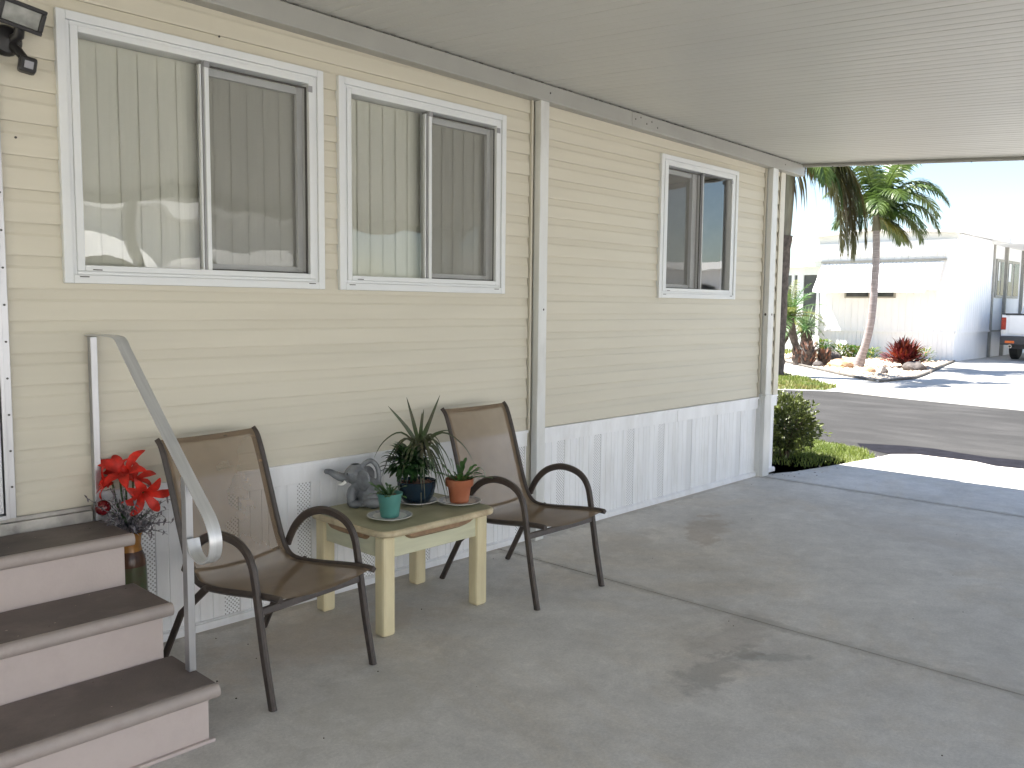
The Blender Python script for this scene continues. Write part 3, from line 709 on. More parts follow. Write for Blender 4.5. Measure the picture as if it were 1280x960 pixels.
# ------------------------------------------------------------------ chairs
def make_chair(label):
    t = empty('patio_chair', label, 'chair', group='brown sling patio chairs')
    side = [(0.015, 0.003, 0), (0.0, 0, 0)]
    for s in (-1, 1):
        x = 0.252 * s
        bm = NB()   # front leg that bends over into the arm
        yz = [(-0.888, 0.0), (-0.866, 0.10), (-0.845, 0.20), (-0.822, 0.33), (-0.803, 0.44), (-0.787, 0.505), (-0.755, 0.553), (-0.70, 0.583), (-0.62, 0.594), (-0.55, 0.582), (-0.485, 0.552), (-0.43, 0.502), (-0.395, 0.45), (-0.378, 0.415)]
        flat(bm, smooth_path([(x, y, z) for y, z in yz], 4), 0.022, 0.034, (1, 0, 0), c=0.3)
        obj('armrest', bm, M['chair'], t, smooth=40)
        bm = NB()
        flat(bm, [(x * 0.97, -0.50, 0.368), (x * 0.985, -0.34, 0.235), (x, -0.207, 0.0)], 0.020, 0.030, (1, 0, 0), c=0.3)
        obj('leg', bm, M['chair'], t, smooth=40)
        bm = NB()   # side rail: back upright running into the seat
        xx = 0.232 * s
        yz = [(-0.185, 0.905), (-0.214, 0.873), (-0.252, 0.78), (-0.292, 0.66), (-0.335, 0.53), (-0.372, 0.435), (-0.410, 0.385), (-0.47, 0.366), (-0.60, 0.374), (-0.75, 0.392), (-0.86, 0.403), (-0.915, 0.403)]
        flat(bm, smooth_path([(xx, y, z) for y, z in yz], 4), 0.026, 0.026, (1, 0, 0), c=0.45)
        obj('side_rail', bm, M['chair'], t, smooth=50)
    bm = NB(); flat(bm, [(-0.245, -0.818, 0.345), (0.245, -0.818, 0.345)], 0.030, 0.016, (0, 0.2, 1), c=0.3)
    obj('stretcher', bm, M['chair'], t, smooth=40)
        # sling
    yz = smooth_path([(0, -0.189, 0.905), (0, -0.214, 0.873), (0, -0.252, 0.78), (0, -0.292, 0.66), (0, -0.335, 0.53), (0, -0.372, 0.435), (0, -0.410, 0.387), (0, -0.47, 0.369), (0, -0.60, 0.377), (0, -0.75, 0.395), (0, -0.86, 0.406), (0, -0.905, 0.405)], 4)
    bm = NB(); rows = []
    nx = 12
    for i, p in enumerate(yz):
        f = i / (len(yz) - 1); row = []
        for k in range(nx + 1):
            u = -1 + 2 * k / nx; sag_ = 0.030 * (1 - u * u)
            nrm = V((0, 0.55, -0.30)) if f < 0.45 else V((0, 0.1, -0.75))
            row.append(bm.verts.new(V((u * 0.226, p.y, p.z)) + nrm * sag_ * (0.5 if f < 0.04 else 1)))
        rows.append(row)
    for a, b in zip(rows, rows[1:]):
        for k in range(nx): bm.faces.new((a[k], a[k + 1], b[k + 1], b[k]))
    sl = obj('sling', bm, M['sling'], t, smooth=60)
    bm = NB()
    def strip(i0, i1, off):
        for i in range(i0, i1):
            for k in range(nx):
                q = []
                for (ii, kk) in ((i, k), (i, k + 1), (i + 1, k + 1), (i + 1, k)):
                    p = yz[ii]; u = -1 + 2 * kk / nx; f = ii / (len(yz) - 1); sag_ = 0.030 * (1 - u * u)
                    nrm = V((0, 0.55, -0.30)) if f < 0.45 else V((0, 0.1, -0.75))
                    q.append(V((u * 0.226, p.y, p.z)) + nrm * sag_ * (0.5 if f < 0.04 else 1) + V((0, off, -off * 0.3)))
                quad(bm, *q)
    strip(0, 3, 0.004); strip(21, 22, 0.004)
    for s in (-1, 1):      # sleeves along the rails
        for p, q in zip(yz, yz[1:]): quad(bm, (s * 0.228, p.y + .004, p.z), (s * 0.200, p.y + 0.005, p.z - 0.004), (s * 0.200, q.y + 0.005, q.z - 0.004), (s * 0.228, q.y + .004, q.z))
    obj('hem', bm, M['hem'], sl, smooth=60)
    return t
ch2 = make_chair('brown sling patio chair by the middle post, right of the side table'); ch2.location = (3.272, 0, 0)
ch1 = copy_tree(ch2); ch1['label'] = 'brown sling patio chair between the handrail and the side table'
a1 = R(8.0); rot = Matrix.Rotation(a1, 3, 'Z')
ch1.rotation_euler = (0, 0, a1); c_ = rot @ V((0, -0.888, 0)); ch1.location = (1.832 - c_.x, -0.870 - c_.y, 0)

# ------------------------------------------------------------------ side table
TT = 0.478
tb = empty('side_table', 'small cream painted table with sage top between the two chairs', 'table', (2.60, -0.40, 0))
def rrect(x0, x1, y0, y1, r, n=6):
    out = []
    for cx, cy, a0 in ((x1 - r, y1 - r, 0), (x0 + r, y1 - r, 90), (x0 + r, y0 + r, 180), (x1 - r, y0 + r, 270)):
        for k in range(n + 1): a = R(a0 + 90 * k / n); out.append((cx + r * math.cos(a), cy + r * math.sin(a)))
    return out
X0, X1, Y0, Y1 = 2.250, 2.960, -0.690, -0.100
bm = NB(); prism(bm, rrect(X0, X1, Y0, Y1, 0.075), TT - 0.030, TT - 0.0015); top = par(obj('tabletop', bm, M['tedge'], smooth=40, bev=0.009), tb)
bm = NB(); prism(bm, rrect(X0 + 0.012, X1 - 0.012, Y0 + 0.012, Y1 - 0.012, 0.066), TT - 0.004, TT + 0.0005); o = obj('laminate', bm, M['ttop']); o.parent = top
for (x, y) in ((2.278, -0.655), (2.878 - 0.062 + 0.03, -0.655), (2.278, -0.205), (2.846, -0.205)):
    bm = NB(); bx(bm, x, x + 0.068, y, y + 0.068, 0, TT - 0.031); par(obj('leg', bm, M['twood'], bev=0.014), tb)
bm = NB(); za, zb = TT - 0.132, TT - 0.031
bx(bm, 2.346, 2.846, -0.640, -0.622, za, zb); bx(bm, 2.346, 2.846, -0.170, -0.152, za, zb); bx(bm, 2.294, 2.312, -0.587, -0.205, za, zb); bx(bm, 2.880, 2.898, -0.587, -0.205, za, zb)
par(obj('apron', bm, M['apron'], bev=0.002), tb)
bm = NB()
def carve(a, b, half, hgt, steps=18):
    """bracket-shaped carved strip hung below the table edge from a to b"""
    a, b = V(a), V(b); d = (b - a); nrm = d.cross(V((0, 0, 1))).normalized(); rows = []
    for i in range(steps + 1):
        f = i / steps; p = a + d * f; e = min(1, min(f, 1 - f) / 0.16); h = hgt * (math.sin(e * math.pi / 2) ** 0.7)
        rows.append([bm.verts.new(p + nrm * o_ + V((0, 0, -z))) for o_, z in ((0.0, 0.0), (half, 0.002), (half, h * 0.55 + 0.002), (0.0, h + 0.003))])
    for r0_, r1_ in zip(rows, rows[1:]):
        for k in range(3): bm.faces.new((r0_[k], r0_[k + 1], r1_[k + 1], r1_[k]))
carve((2.395, -0.6425, TT - 0.030), (2.800, -0.6425, TT - 0.030), 0.030, 0.034)
carve((2.2915, -0.26, TT - 0.030), (2.2915, -0.55, TT - 0.030), 0.028, 0.034)
cv = par(obj('carved_handle', bm, M['carve'], smooth=40), tb)
# ------------------------------------------------------------------ things on the table
RX = V((0.6869, -0.7268, 0)); CY = V((-0.7268, -0.6869, 0)); ZZ = V((0, 0, 1))   # picture-right, towards the viewer, up
def put(c, r, t, z): return V(c) + RX * r + CY * t + ZZ * z
def make_plate(loc, label, m=None):
    bm = NB(); lathe(bm, [(0.0, 0.004), (0.060, 0.004), (0.072, 0.008), (0.103, 0.015), (0.105, 0.018), (0.102, 0.0185), (0.074, 0.012), (0.062, 0.0078), (0.0, 0.0075)], 40, mi=0)
    lathe(bm, [(0.048, 0), (0.050, 0.0), (0.052, 0.0042), (0.046, 0.0042)], 30)
    o = obj('saucer_plate', bm, M['plate'], smooth=40); o.location = loc
    b2 = NB(); lathe(b2, [(0.0775, 0.0133), (0.098, 0.0185)], 40); b2.faces.ensure_lookup_table()
    for f in [f for f in b2.faces if len(f.verts) > 4]: b2.faces.remove(f)
    obj('patterned_rim', b2, M['plate_blue'], o, smooth=60)
    tag(o, label, 'plate', 'patterned plates under the flower pots'); return o
PZ = TT + 0.001
pl1 = make_plate((2.440, -0.495, PZ), 'patterned white plate under the teal plant pot')
pl2 = copy_tree(pl1); pl2.location = (2.728, -0.345, PZ); pl2['label'] = 'patterned white plate under the dark navy bowl'
pl3 = copy_tree(pl1); pl3.location = (2.870, -0.500, PZ); pl3.scale = (1.04, 1.04, 1); pl3['label'] = 'patterned white plate under the terracotta pot'
def planter(name, label, loc, prof, m, soil_r, soil_z, seg=36):
    t = empty(name, label, 'potted plant', loc, group=None)
    bm = NB(); lathe(bm, prof, seg); obj('pot', bm, m, t, smooth=35)
    bm = NB(); lathe(bm, [(0.0, soil_z + 0.006), (soil_r * 0.6, soil_z + 0.004), (soil_r, soil_z - 0.003), (soil_r, soil_z - 0.02)], 24)
    for k in range(26):
        a = rnd.uniform(0, 6.28); q = soil_r * math.sqrt(rnd.random()) * 0.92; s = rnd.uniform(0.004, 0.010)
        ellip(bm, (q * math.cos(a), q * math.sin(a), soil_z + 0.004), (s, s * rnd.uniform(0.7, 1.2), s * 0.7), seg=7, rings=5)
    obj('soil', bm, M['soil'], t, smooth=60); return t
PB = PZ + 0.0085
# teal pot with a small cactus-leaved plant
g = planter('potted_plant', 'teal plastic pot with small green succulent, front of the table', (2.440, -0.495, PB),
            [(0.0, 0.0), (0.040, 0.0), (0.042, 0.004), (0.0535, 0.096), (0.058, 0.097), (0.0595, 0.110), (0.056, 0.1105), (0.052, 0.100), (0.049, 0.085), (0.0, 0.085)], M['teal'], 0.050, 0.090)
def segs_plant(t, n, L, z0, spread, mats_, droop, rs, base_r=0.03, wmax=0.020, right_bias=0.0):
    r2 = random.Random(rs); bm = NB()
    for i in range(n):
        az = r2.uniform(0, 6.283); b = V((math.cos(az), math.sin(az), 0)) * r2.uniform(0, base_r) + V((0, 0, z0))
        d = V((math.cos(az), math.sin(az), 0)) * spread * r2.uniform(0.5, 1.2) + V((0, 0, r2.uniform(0.5, 1.0))) + RX * right_bias
        path = arc(b, d, L * r2.uniform(0.6, 1.15), droop * r2.uniform(0.5, 1.3), 10)
        mi = r2.choice((0, 0, 1)); sv = V((r2.uniform(-.4, .4), r2.uniform(-.4, .4), 1))
        for k in range(0, 9, 3):       # chain of flat joints
            seg_ = path[k:k + 4]
            blade(bm, seg_, wmax * r2.uniform(0.8, 1.1), 0.12, sv, mi, tipw=0.45, basew=0.35, peak=0.6)
    obj('leaves', bm, None, t, mats=mats_, smooth=50)
segs_plant(g, 20, 0.115, 0.088, 0.75, [M['leaf_md'], M['leaf_lt']], 1.0, 11)
# terracotta pot
h = planter('potted_plant', 'terracotta pot with trailing green succulent at the right of the table', (2.870, -0.500, PB),
            [(0.0, 0.0), (0.044, 0.0), (0.046, 0.003), (0.0575, 0.080), (0.066, 0.081), (0.068, 0.085), (0.070, 0.114), (0.068, 0.117), (0.063, 0.117), (0.060, 0.095), (0.0, 0.095)], M['terra'], 0.060, 0.103)
segs_plant(h, 22, 0.13, 0.10, 0.8, [M['leaf_md'], M['leaf_lt']], 0.9, 23, 0.035, 0.024)
bm = NB()
for (pts_, w_) in (([(0.01, 0, .105), (0.06, .02, .122), (0.10, 0.03, .130), (0.135, .03, .128), (0.165, .03, .124)], 0.022), ([(0.02, 0, .11), (0.045, .0, .15), (0.065, -.01, .175), (0.085, -.02, .180)], .022),
                   ([(0.03, 0, .11), (0.07, .0, .155), (0.10, -.01, .168), (0.118, -.02, .150), (0.125, -.02, .13)], .016), ([(-0.02, 0, .11), (-0.03, 0, .15), (-0.035, .0, .19), (-.045, 0, .215)], .02), ([(-0.02, 0.01, .11), (-0.06, .02, .13), (-0.09, .03, .15), (-.12, .03, .145)], .022)):
    P_ = smooth_path([RX * a + CY * b + ZZ * c for a, b, c in pts_], 3)
    for k in range(0, len(P_) - 3, 3): blade(bm, P_[k:k + 4], w_, 0.12, (0.3, -0.4, 1), 0, tipw=0.5, basew=0.4, peak=0.6)
obj('trailing_stem', bm, M['leaf_lt'], h, smooth=50)
# navy bowl with bushy plant and dracaena
n_ = planter('potted_plant', 'navy bowl with dark bushy plant and tall spiky dracaena on the table', (2.728, -0.345, PB),
             [(0.0, 0.0), (0.058, 0.0), (0.066, 0.004), (0.084, 0.035), (0.094, 0.075), (0.096, 0.096), (0.098, 0.104), (0.094, 0.106), (0.090, 0.098), (0.088, 0.085), (0.0, 0.085)], M['navy'], 0.089, 0.093)
bm = NB(); r2 = random.Random(31)
for i in range(230):      # broad dark leaves on the left
    az = r2.uniform(0, 6.283); el = r2.uniform(-0.25, 1.2); rr_ = r2.uniform(0.03, 0.085)
    d = V((math.cos(az) * math.cos(el), math.sin(az) * math.cos(el), math.sin(el)))
    b = RX * (-0.035 + 0.02 * math.sin(i)) + ZZ * 0.175 + CY * 0.015 + V((d.x * rr_, d.y * rr_, d.z * rr_ * 1.0)) + rv(0.012)
    path = arc(b, d + V((0, 0, 0.35)), r2.uniform(0.05, 0.085), 1.3, 5)
    blade(bm, path, r2.uniform(0.022, 0.034), 0.15, None, r2.choice((0, 0, 0, 1)), tipw=0.1, basew=0.35, peak=0.45)
for i in range(14):
    a = r2.uniform(0, 6.283); b = RX * -0.04 + V((math.cos(a), math.sin(a), 0)) * 0.03 + ZZ * 0.09
    tube(bm, [b, b + V((math.cos(a) * 0.02, math.sin(a) * 0.02, 0.06)), b + V((math.cos(a) * 0.05, math.sin(a) * 0.05, 0.11))], [0.004, 0.003, 0.002], 5)
obj('bushy_leaves', bm, None, n_, mats=[M['leaf_dk'], M['leaf_md']], smooth=50)
bm = NB(); base = RX * 0.015 + ZZ * 0.265
tube(bm, [RX * 0.02 + ZZ * 0.09, RX * 0.022 + ZZ * 0.17, base], [0.007, 0.006, 0.006], 7)
obj('cane', bm, M['stem'], n_, smooth=60)
bm = NB()
tips = [(-0.155, 0.0, 0.205, 0), (-0.068, -0.03, 0.245, 0), (0.022, 0.02, 0.195, 0), (0.098, 0.0, 0.262, 0), (0.005, -0.05, 0.17, 0), (0.05, 0.04, 0.15, 0), (-0.03, 0.05, 0.13, 0)]
for (a, t_, z, _) in tips:
    e = base + RX * a + CY * t_ + ZZ * z; mid = base + (e - base) * 0.5 + RX * (-a * 0.06) + rv(0.004)
    blade(bm, smooth_path([base + (e - base) * 0.02, mid, e], 4), 0.021, 0.12, CY * 1.0 + rv(0.3), 0, tipw=0.05, basew=0.75, peak=0.35)
arcs = [(0.155, 0.0, 0.085, 0.02), (0.27, -0.02, -0.085, 0.12), (-0.235, -0.05, -0.065, 0.11), (0.13, 0.06, -0.14, 0.09), (0.10, 0.10, -0.20, 0.07), (0.155, 0.02, -0.17, 0.08), (0.04, 0.13, -0.26, 0.06),
        (-0.05, 0.12, -0.16, 0.08), (0.12, -0.08, -0.10, 0.09), (-0.15, 0.04, -0.10, 0.09), (-0.19, -0.02, -0.15, 0.1), (0.02, 0.11, -0.33, 0.03), (0.15, 0.07, -0.24, 0.06), (0.07, 0.12, -0.12, 0.09), (0.10, -0.02, -0.19, 0.05), (0.135, 0.03, -0.26, 0.05)]
r2 = random.Random(44)
for k in range(22):
    a_ = r2.uniform(-0.5, 1); arcs.append((0.15 * a_ + r2.uniform(-.03, .03), r2.uniform(-0.05, 0.14), r2.uniform(-0.20, 0.06), r2.uniform(0.04, 0.10)))
for (a, t_, z, up) in arcs:
    e = base + RX * a + CY * t_ + ZZ * z; m1 = base + (e - base) * 0.40 + ZZ * (up * 0.8 + abs(z) * 0.16); m2 = base + (e - base) * 0.78 + ZZ * (up * 0.6 + abs(z) * 0.10)
    blade(bm, smooth_path([base, m1, m2, e], 4), 0.0075 if (t_ > 0.09 and z < -0.2) else 0.0125, 0.10, CY * 0.7 + ZZ + RX * (0.6 if a > 0.08 else 0.0), 0, tipw=0.06, basew=0.7, peak=0.3)
obj('spiky_leaves', bm, M['leaf_dr'], n_, smooth=60)

# elephant watering can (one hollow plastic body)
el = empty('watering_can', 'grey plastic elephant shaped watering can with raised trunk on the table', 'watering can', (2.502, -0.212, TT), R(-46.6))
bm = NB()
ellip(bm, (0.035, 0, 0.070), (0.072, 0.060, 0.070)); ellip(bm, (0.000, 0, 0.105), (0.055, 0.048, 0.055)); ellip(bm, (-0.035, 0, 0.155), (0.055, 0.050, 0.050))
ellip(bm, (-0.052, 0.028, 0.05), (0.024, 0.024, 0.055)); ellip(bm, (-0.052, -0.028, 0.05), (0.024, 0.024, 0.055))
ellip(bm, (-0.030, -0.042, 0.018), (0.034, 0.022, 0.019)); ellip(bm, (-0.030, 0.042, 0.018), (0.034, 0.022, 0.019))
ellip(bm, (0.055, -0.052, 0.026), (0.045, 0.026, 0.027)); ellip(bm, (0.055, 0.052, 0.026), (0.045, 0.026, 0.027))
ellip(bm, (0.01, 0, 0.012), (0.09, 0.058, 0.012))
tube(bm, smooth_path([(-0.060, 0, 0.140), (-0.095, 0, 0.138), (-0.130, 0, 0.150), (-0.160, 0, 0.166), (-0.185, 0, 0.167)], 4), [0.027 - 0.0010 * k for k in range(17)], 12)
tube(bm, smooth_path([(-0.010, 0, 0.190), (0.020, 0, 0.216), (0.045, 0, 0.220), (0.068, 0, 0.195), (0.078, 0, 0.155), (0.075, 0, 0.105)], 4), 0.0125, 10)
lathe(bm, [(0.026, 0.185), (0.024, 0.204), (0.019, 0.206), (0.017, 0.190)], 16, (-0.035, 0, 0))
for s in (-1, 1):
    ellip(bm, (0.012, s * 0.056, 0.138), (0.040, 0.008, 0.050), Matrix.Rotation(R(24 * s), 3, 'Z')); tube(bm, [(-0.075, s * 0.028, 0.125), (-0.088, s * 0.036, 0.112), (-0.105, s * 0.038, 0.112)], [0.009, 0.008, 0.005], 8)
    ellip(bm, (-0.062, s * 0.043, 0.164), (0.008, 0.006, 0.008))
bo = obj('body', bm, M['eleph'], el, smooth=180)
rm = bo.modifiers.new('r', 'REMESH'); rm.mode = 'VOXEL'; rm.voxel_size = 0.0032; rm.use_smooth_shade = True
sm = bo.modifiers.new('s', 'SMOOTH'); sm.iterations = 3; sm.factor = 0.5
bm = NB(); lathe(bm, [(0.0, 0.0), (0.0185, 0.0)], 16, (-0.035, 0, 0.2055)); obj('filler_hole', bm, M['dark'], el)
for s in (-1, 1):
    bm = NB(); tube(bm, [(-0.078, s * 0.030, 0.124), (-0.090, s * 0.038, 0.113), (-0.108, s * 0.040, 0.113)], [0.0105, 0.0085, 0.004], 8); obj('tusk', bm, M['plate'], el, smooth=60)
    bm = NB(); ellip(bm, (-0.066, s * 0.0475, 0.166), (0.0045, 0.003, 0.0045), seg=8, rings=6); obj('eye', bm, M['black'], el, smooth=60)
bm = NB()
lathe(bm, [(0.0, 0.0), (0.009, 0.0)], 12)
for v in bm.verts: v.co = V((-0.1865, v.co.x * 0.8, 0.167 + v.co.y * 0.8))
obj('spout_hole', bm, M['dark'], el)

# vase with red lilies behind the steps
vb = empty('flower_vase', 'glazed vase of red silk lilies and silvery leaves beside the steps', 'flower arrangement', (1.425, -0.105, 0))
for (nm, mt, pr_) in (('vase_foot', M['vase_b'], [(0.0, 0.0), (0.050, 0.0), (0.056, 0.01), (0.063, 0.12), (0.065, 0.24), (0.063, 0.34), (0.0605, 0.395)]), ('vase_band', M['vase_m'], [(0.0605, 0.395), (0.061, 0.40), (0.057, 0.43), (0.046, 0.455)]), ('vase_neck', M['vase_t'], [(0.046, 0.455), (0.043, 0.48), (0.046, 0.515), (0.054, 0.53), (0.050, 0.531), (0.040, 0.50), (0.0, 0.49)])):
    bm = NB(); lathe(bm, pr_, 28); obj(nm, bm, mt, vb, smooth=50)
def lily(c, d, size, rs):
    r2 = random.Random(rs); bm = NB(); d = V(d).normalized(); u = d.cross(V((0, 0, 1))).normalized(); w = u.cross(d)
    for k in range(7):
        a = k * 2 * math.pi / 6 + r2.uniform(-.2, .2) + (0.4 if k == 6 else 0); o_ = u * math.cos(a) + w * math.sin(a)
        L = size * r2.uniform(0.85, 1.15); p0 = V(c) - d * size * 0.35
        blade(bm, smooth_path([p0, p0 + d * L * 0.42 + o_ * L * 0.28, p0 + d * L * 0.62 + o_ * L * 0.68, p0 + d * L * 0.55 + o_ * L * 1.05], 3), size * 0.43, 0.14, d, 0, tipw=0.08, basew=0.3, peak=0.55)
    o = obj('flower', bm, M['red'], vb, smooth=60); o.location = (-vb.location.x, -vb.location.y, 0); return o
S0 = V((1.425, -0.105, 0.53))
def at(r, t, z): return V((1.425, -0.105, 0)) + RX * r + CY * t + ZZ * z
fl_ = [(at(-0.075, 0.03, 0.735), RX * -0.9 + CY * 0.6 + ZZ * 0.2, 0.085, 1), (at(-0.015, 0.0, 0.775), CY * 0.75 + ZZ * 0.75, 0.100, 2), (at(0.085, 0.035, 0.690), RX * 0.75 + CY * 0.8 - ZZ * 0.3, 0.095, 3), (at(0.02, -0.03, 0.745), RX * 0.5 + ZZ * 0.5 + CY * 0.2, 0.075, 4), (at(-0.05, -0.01, 0.76), RX * -0.3 + ZZ * 0.6 + CY * 0.5, 0.075, 9)]
for q in fl_: lily(*q)
bm = NB()
for (c, d, s_, _) in fl_: tube(bm, smooth_path([S0 - V((0, 0, .02)), S0.lerp(c, 0.5) + ZZ * 0.01, c - V(d).normalized() * s_ * 0.3], 4), 0.004, 6)
for k in range(9):
    d = RX * rnd.uniform(-0.6, 0.9) + CY * rnd.uniform(-0.3, 0.6) + ZZ * 0.8; blade(bm, arc(S0, d, rnd.uniform(0.12, 0.2), 0.6, 6), 0.02, 0.12, None, 0, peak=0.4)
o = obj('stems', bm, M['leaf_md'], vb, smooth=60); o.location = (-1.425, 0.105, 0)
bm = NB()
for k in range(46):
    d = RX * rnd.uniform(-0.35, 0.75) + CY * rnd.uniform(-0.2, 0.7) + ZZ * rnd.uniform(0.15, 1.0); pth = arc(S0, d, rnd.uniform(0.08, 0.22), 0.5, 6)
    tube(bm, pth, [0.0022, 0.001], 4)
    for p in pth[2:]:
        for _ in range(4): blade(bm, arc(p, rv() + V((0, 0, .3)), rnd.uniform(0.012, 0.026), 0.3, 2), 0.009, 0.1, None, 0)
o = obj('silvery_leaves', bm, M['dusty'], vb); o.location = (-1.425, 0.105, 0)
bm = NB(); ellip(bm, at(-0.062, 0.085, 0.648), (0.030, 0.030, 0.030), seg=24, rings=16); o = obj('ornament_ball', bm, M['redball'], vb, smooth=180); o.location = (-1.425, 0.105, 0)
# ------------------------------------------------------------------ ground, slab, road
bm = NB(); quad(bm, (-300, -300, -0.07), (300, -300, -0.07), (300, 300, -0.07), (-300, 300, -0.07)); struct('ground', bm, M['earth'], 'sandy grassy ground around the homes')
bm = NB()
for (xa, xb) in ((-6.0, 3.634), (3.645, 6.855)): bx(bm, xa, xb, -4.6, 0.03, -0.12, 0.0)
prism(bm, [(6.876, -4.6), (9.4, -4.6), (9.25, -3.2), (9.02, -1.9), (8.95, -1.36), (9.08, -1.15), (9.09, -0.6), (8.90, -0.42), (8.627, -0.40), (7.9, -0.282), (7.3, -0.16), (7.03, -0.05), (6.876, -0.03)], -0.12, 0.0)
bm2 = bm; struct('concrete_slab', bm2, M['slab'], 'grey concrete carport floor with two cut joints', bev=0.003)
bm = NB(); quad(bm, (3.5, -4.59, -0.013), (7, -4.59, -0.013), (7, 0.02, -0.013), (3.5, 0.02, -0.013)); struct('joint_filler', bm, M['tar'], 'dark filler in the concrete joints')
bm = NB(); prism(bm, [(8.3, -120), (14.0, -120), (14.2, -8), (14.37, -0.36), (14.75, 1.5), (15.10, 2.7), (14.6, 3.62), (14.2, 6), (13.6, 40), (13, 120), (8.3, 120)], -0.15, -0.012); struct('road', bm, M['asphalt'], 'worn grey asphalt street')
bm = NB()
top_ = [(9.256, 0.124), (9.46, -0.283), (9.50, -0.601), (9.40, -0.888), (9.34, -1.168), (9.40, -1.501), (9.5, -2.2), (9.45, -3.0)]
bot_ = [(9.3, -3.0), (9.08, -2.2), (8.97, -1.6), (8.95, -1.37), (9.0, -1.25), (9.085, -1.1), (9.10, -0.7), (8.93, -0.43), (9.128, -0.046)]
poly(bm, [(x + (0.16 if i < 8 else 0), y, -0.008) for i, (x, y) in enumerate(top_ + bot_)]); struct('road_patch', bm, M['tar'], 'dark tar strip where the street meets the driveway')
# opposite side
bm = NB(); prism(bm, [(14.0, -120), (60, -120), (60, 60), (20, 60), (14.25, 6), (14.6, 3.62), (15.10, 2.7), (14.75, 1.5), (14.37, -0.36), (14.2, -8)], -0.15, -0.004); struct('driveway', bm, M['drive'], 'pale concrete driveway and walk across the street')
def lawn(name, poly_pts, z, n, h, mats_, label, rs, base_m, wide=0.006, test=None):
    bm = NB(); poly(bm, [(x, y, z) for x, y in poly_pts]); struct(name + '_base', bm, base_m, 'turf soil under the ' + label)
    r2 = random.Random(rs); xs_ = [p[0] for p in poly_pts]; ys_ = [p[1] for p in poly_pts]; bm = NB(); c = 0
    def inside(x, y):
        k = False; j = len(poly_pts) - 1
        for i in range(len(poly_pts)):
            xi, yi = poly_pts[i]; xj, yj = poly_pts[j]
            if (yi > y) != (yj > y) and x < (xj - xi) * (y - yi) / (yj - yi) + xi: k = not k
            j = i
        return k
    while c < n:
        x, y = r2.uniform(min(xs_), max(xs_)), r2.uniform(min(ys_), max(ys_))
        if not inside(x, y) or (test and not test(x, y)): continue
        c += 1; a = r2.uniform(0, 6.283); hh = h * r2.uniform(0.5, 1.25) * (0.8 + 0.5 * noise.noise(V((x * 1.7, y * 1.7, 0)))); le = V((r2.uniform(-1, 1), r2.uniform(-1, 1), 0)) * hh * 0.6
        u = V((math.cos(a), math.sin(a), 0)) * wide * r2.uniform(0.7, 1.3); p = V((x, y, z))
        f1 = [bm.verts.new(q) for q in (p - u, p + u, p + u * 0.7 + V((0, 0, hh * 0.6)) + le * 0.4, p - u * 0.7 + V((0, 0, hh * 0.6)) + le * 0.4)]; tp = bm.verts.new(p + V((0, 0, hh)) + le)
        mi = 0 if noise.noise(V((x * 1.1, y * 1.1, 3))) + r2.uniform(-.4, .4) < 0.12 else 1
        bm.faces.new(f1).material_index = mi; bm.faces.new((f1[3], f1[2], tp)).material_index = mi
    o = obj(name, bm, None, mats=mats_); tag(o, label, 'grass', kind='stuff'); return o
lawn('grass', [(7.2, -0.08), (7.9, -0.262), (8.60, -0.385), (9.03, -0.08), (9.2, 0.256), (9.3, 0.6), (9.45, 1.5), (9.5, 2.6), (7.2, 2.6)], -0.006, 16000, 0.055, [M['blade'], M['blade']], 'bright green grass strip between the shrub and the street', 5, M['turf'], 0.0035, lambda x, y: x > 7.95 - 0.3 * y or (x > 7.5 and rnd.random() < 0.35))
lawn('grass', [(18.65, 5.63), (15.9, 3.06), (15.15, 2.98), (14.7, 3.62), (14.35, 6), (16, 9), (20.5, 9)], 0.002, 14000, 0.08, [M['blade'], M['blade_dry']], 'patchy green and straw coloured grass across the street', 6, M['turf'], 0.010)
lawn('grass', [(24, 9.2), (24, 16), (38, 22), (38, 9.4), (28.4, 9.4), (26.2, 8.4)], 0.002, 5000, 0.12, [M['blade'], M['blade_dry']], 'lawn in front of the screened porch', 8, M['turf'], 0.02)
bm = NB(); lathe(bm, [(0.0, -0.003), (0.62, -0.003)], 20, (7.72, 0.12, 0.0)); 
for v in bm.verts: v.co.y = max(v.co.y, -0.155 - 0.17 * (v.co.x - 7.3)) if v.co.x > 7.1 else v.co.y
struct('soil_bed', bm, M['soilbed'], 'dark soil under the shrub')
# planting bed across the street
BED = [(22.79, 7.69), (19.37, 4.68), (18.4, 3.75), (17.645, 2.987), (18.5, 2.86), (19.24, 2.81), (21.5, 3.2), (26.4, 4.16), (26.5, 8.17), (26.5, 9.3), (24.2, 9.0)]
bm = NB(); prism(bm, BED, -0.1, 0.012); struct('gravel_bed', bm, M['gravel'], 'pale shell planting bed beside the white home')
bm = NB(); r2 = random.Random(9); c = 0
def in_bed(x, y):
    k = False; j = len(BED) - 1
    for i in range(len(BED)):
        xi, yi = BED[i]; xj, yj = BED[j]
        if (yi > y) != (yj > y) and x < (xj - xi) * (y - yi) / (yj - yi) + xi: k = not k
        j = i
    return k
while c < 2600:
    x, y = r2.uniform(17.6, 26.5), r2.uniform(2.8, 9.2)
    if not in_bed(x, y): continue
    c += 1; s = r2.choice((0.03, 0.04, 0.05, 0.07)) * r2.uniform(0.7, 1.2); mt = Matrix.Translation((x, y, 0.014)) @ Matrix.Rotation(r2.uniform(0, 6), 4, 'Z') @ Matrix.Diagonal((s, s * r2.uniform(.6, 1), s * 0.6, 1))
    i0 = len(bm.verts); res = bmesh.ops.create_icosphere(bm, subdivisions=1, radius=1, matrix=mt); mi = r2.choice((0, 0, 0, 1))
    for v in res['verts']:
        for f in v.link_faces: f.material_index = mi
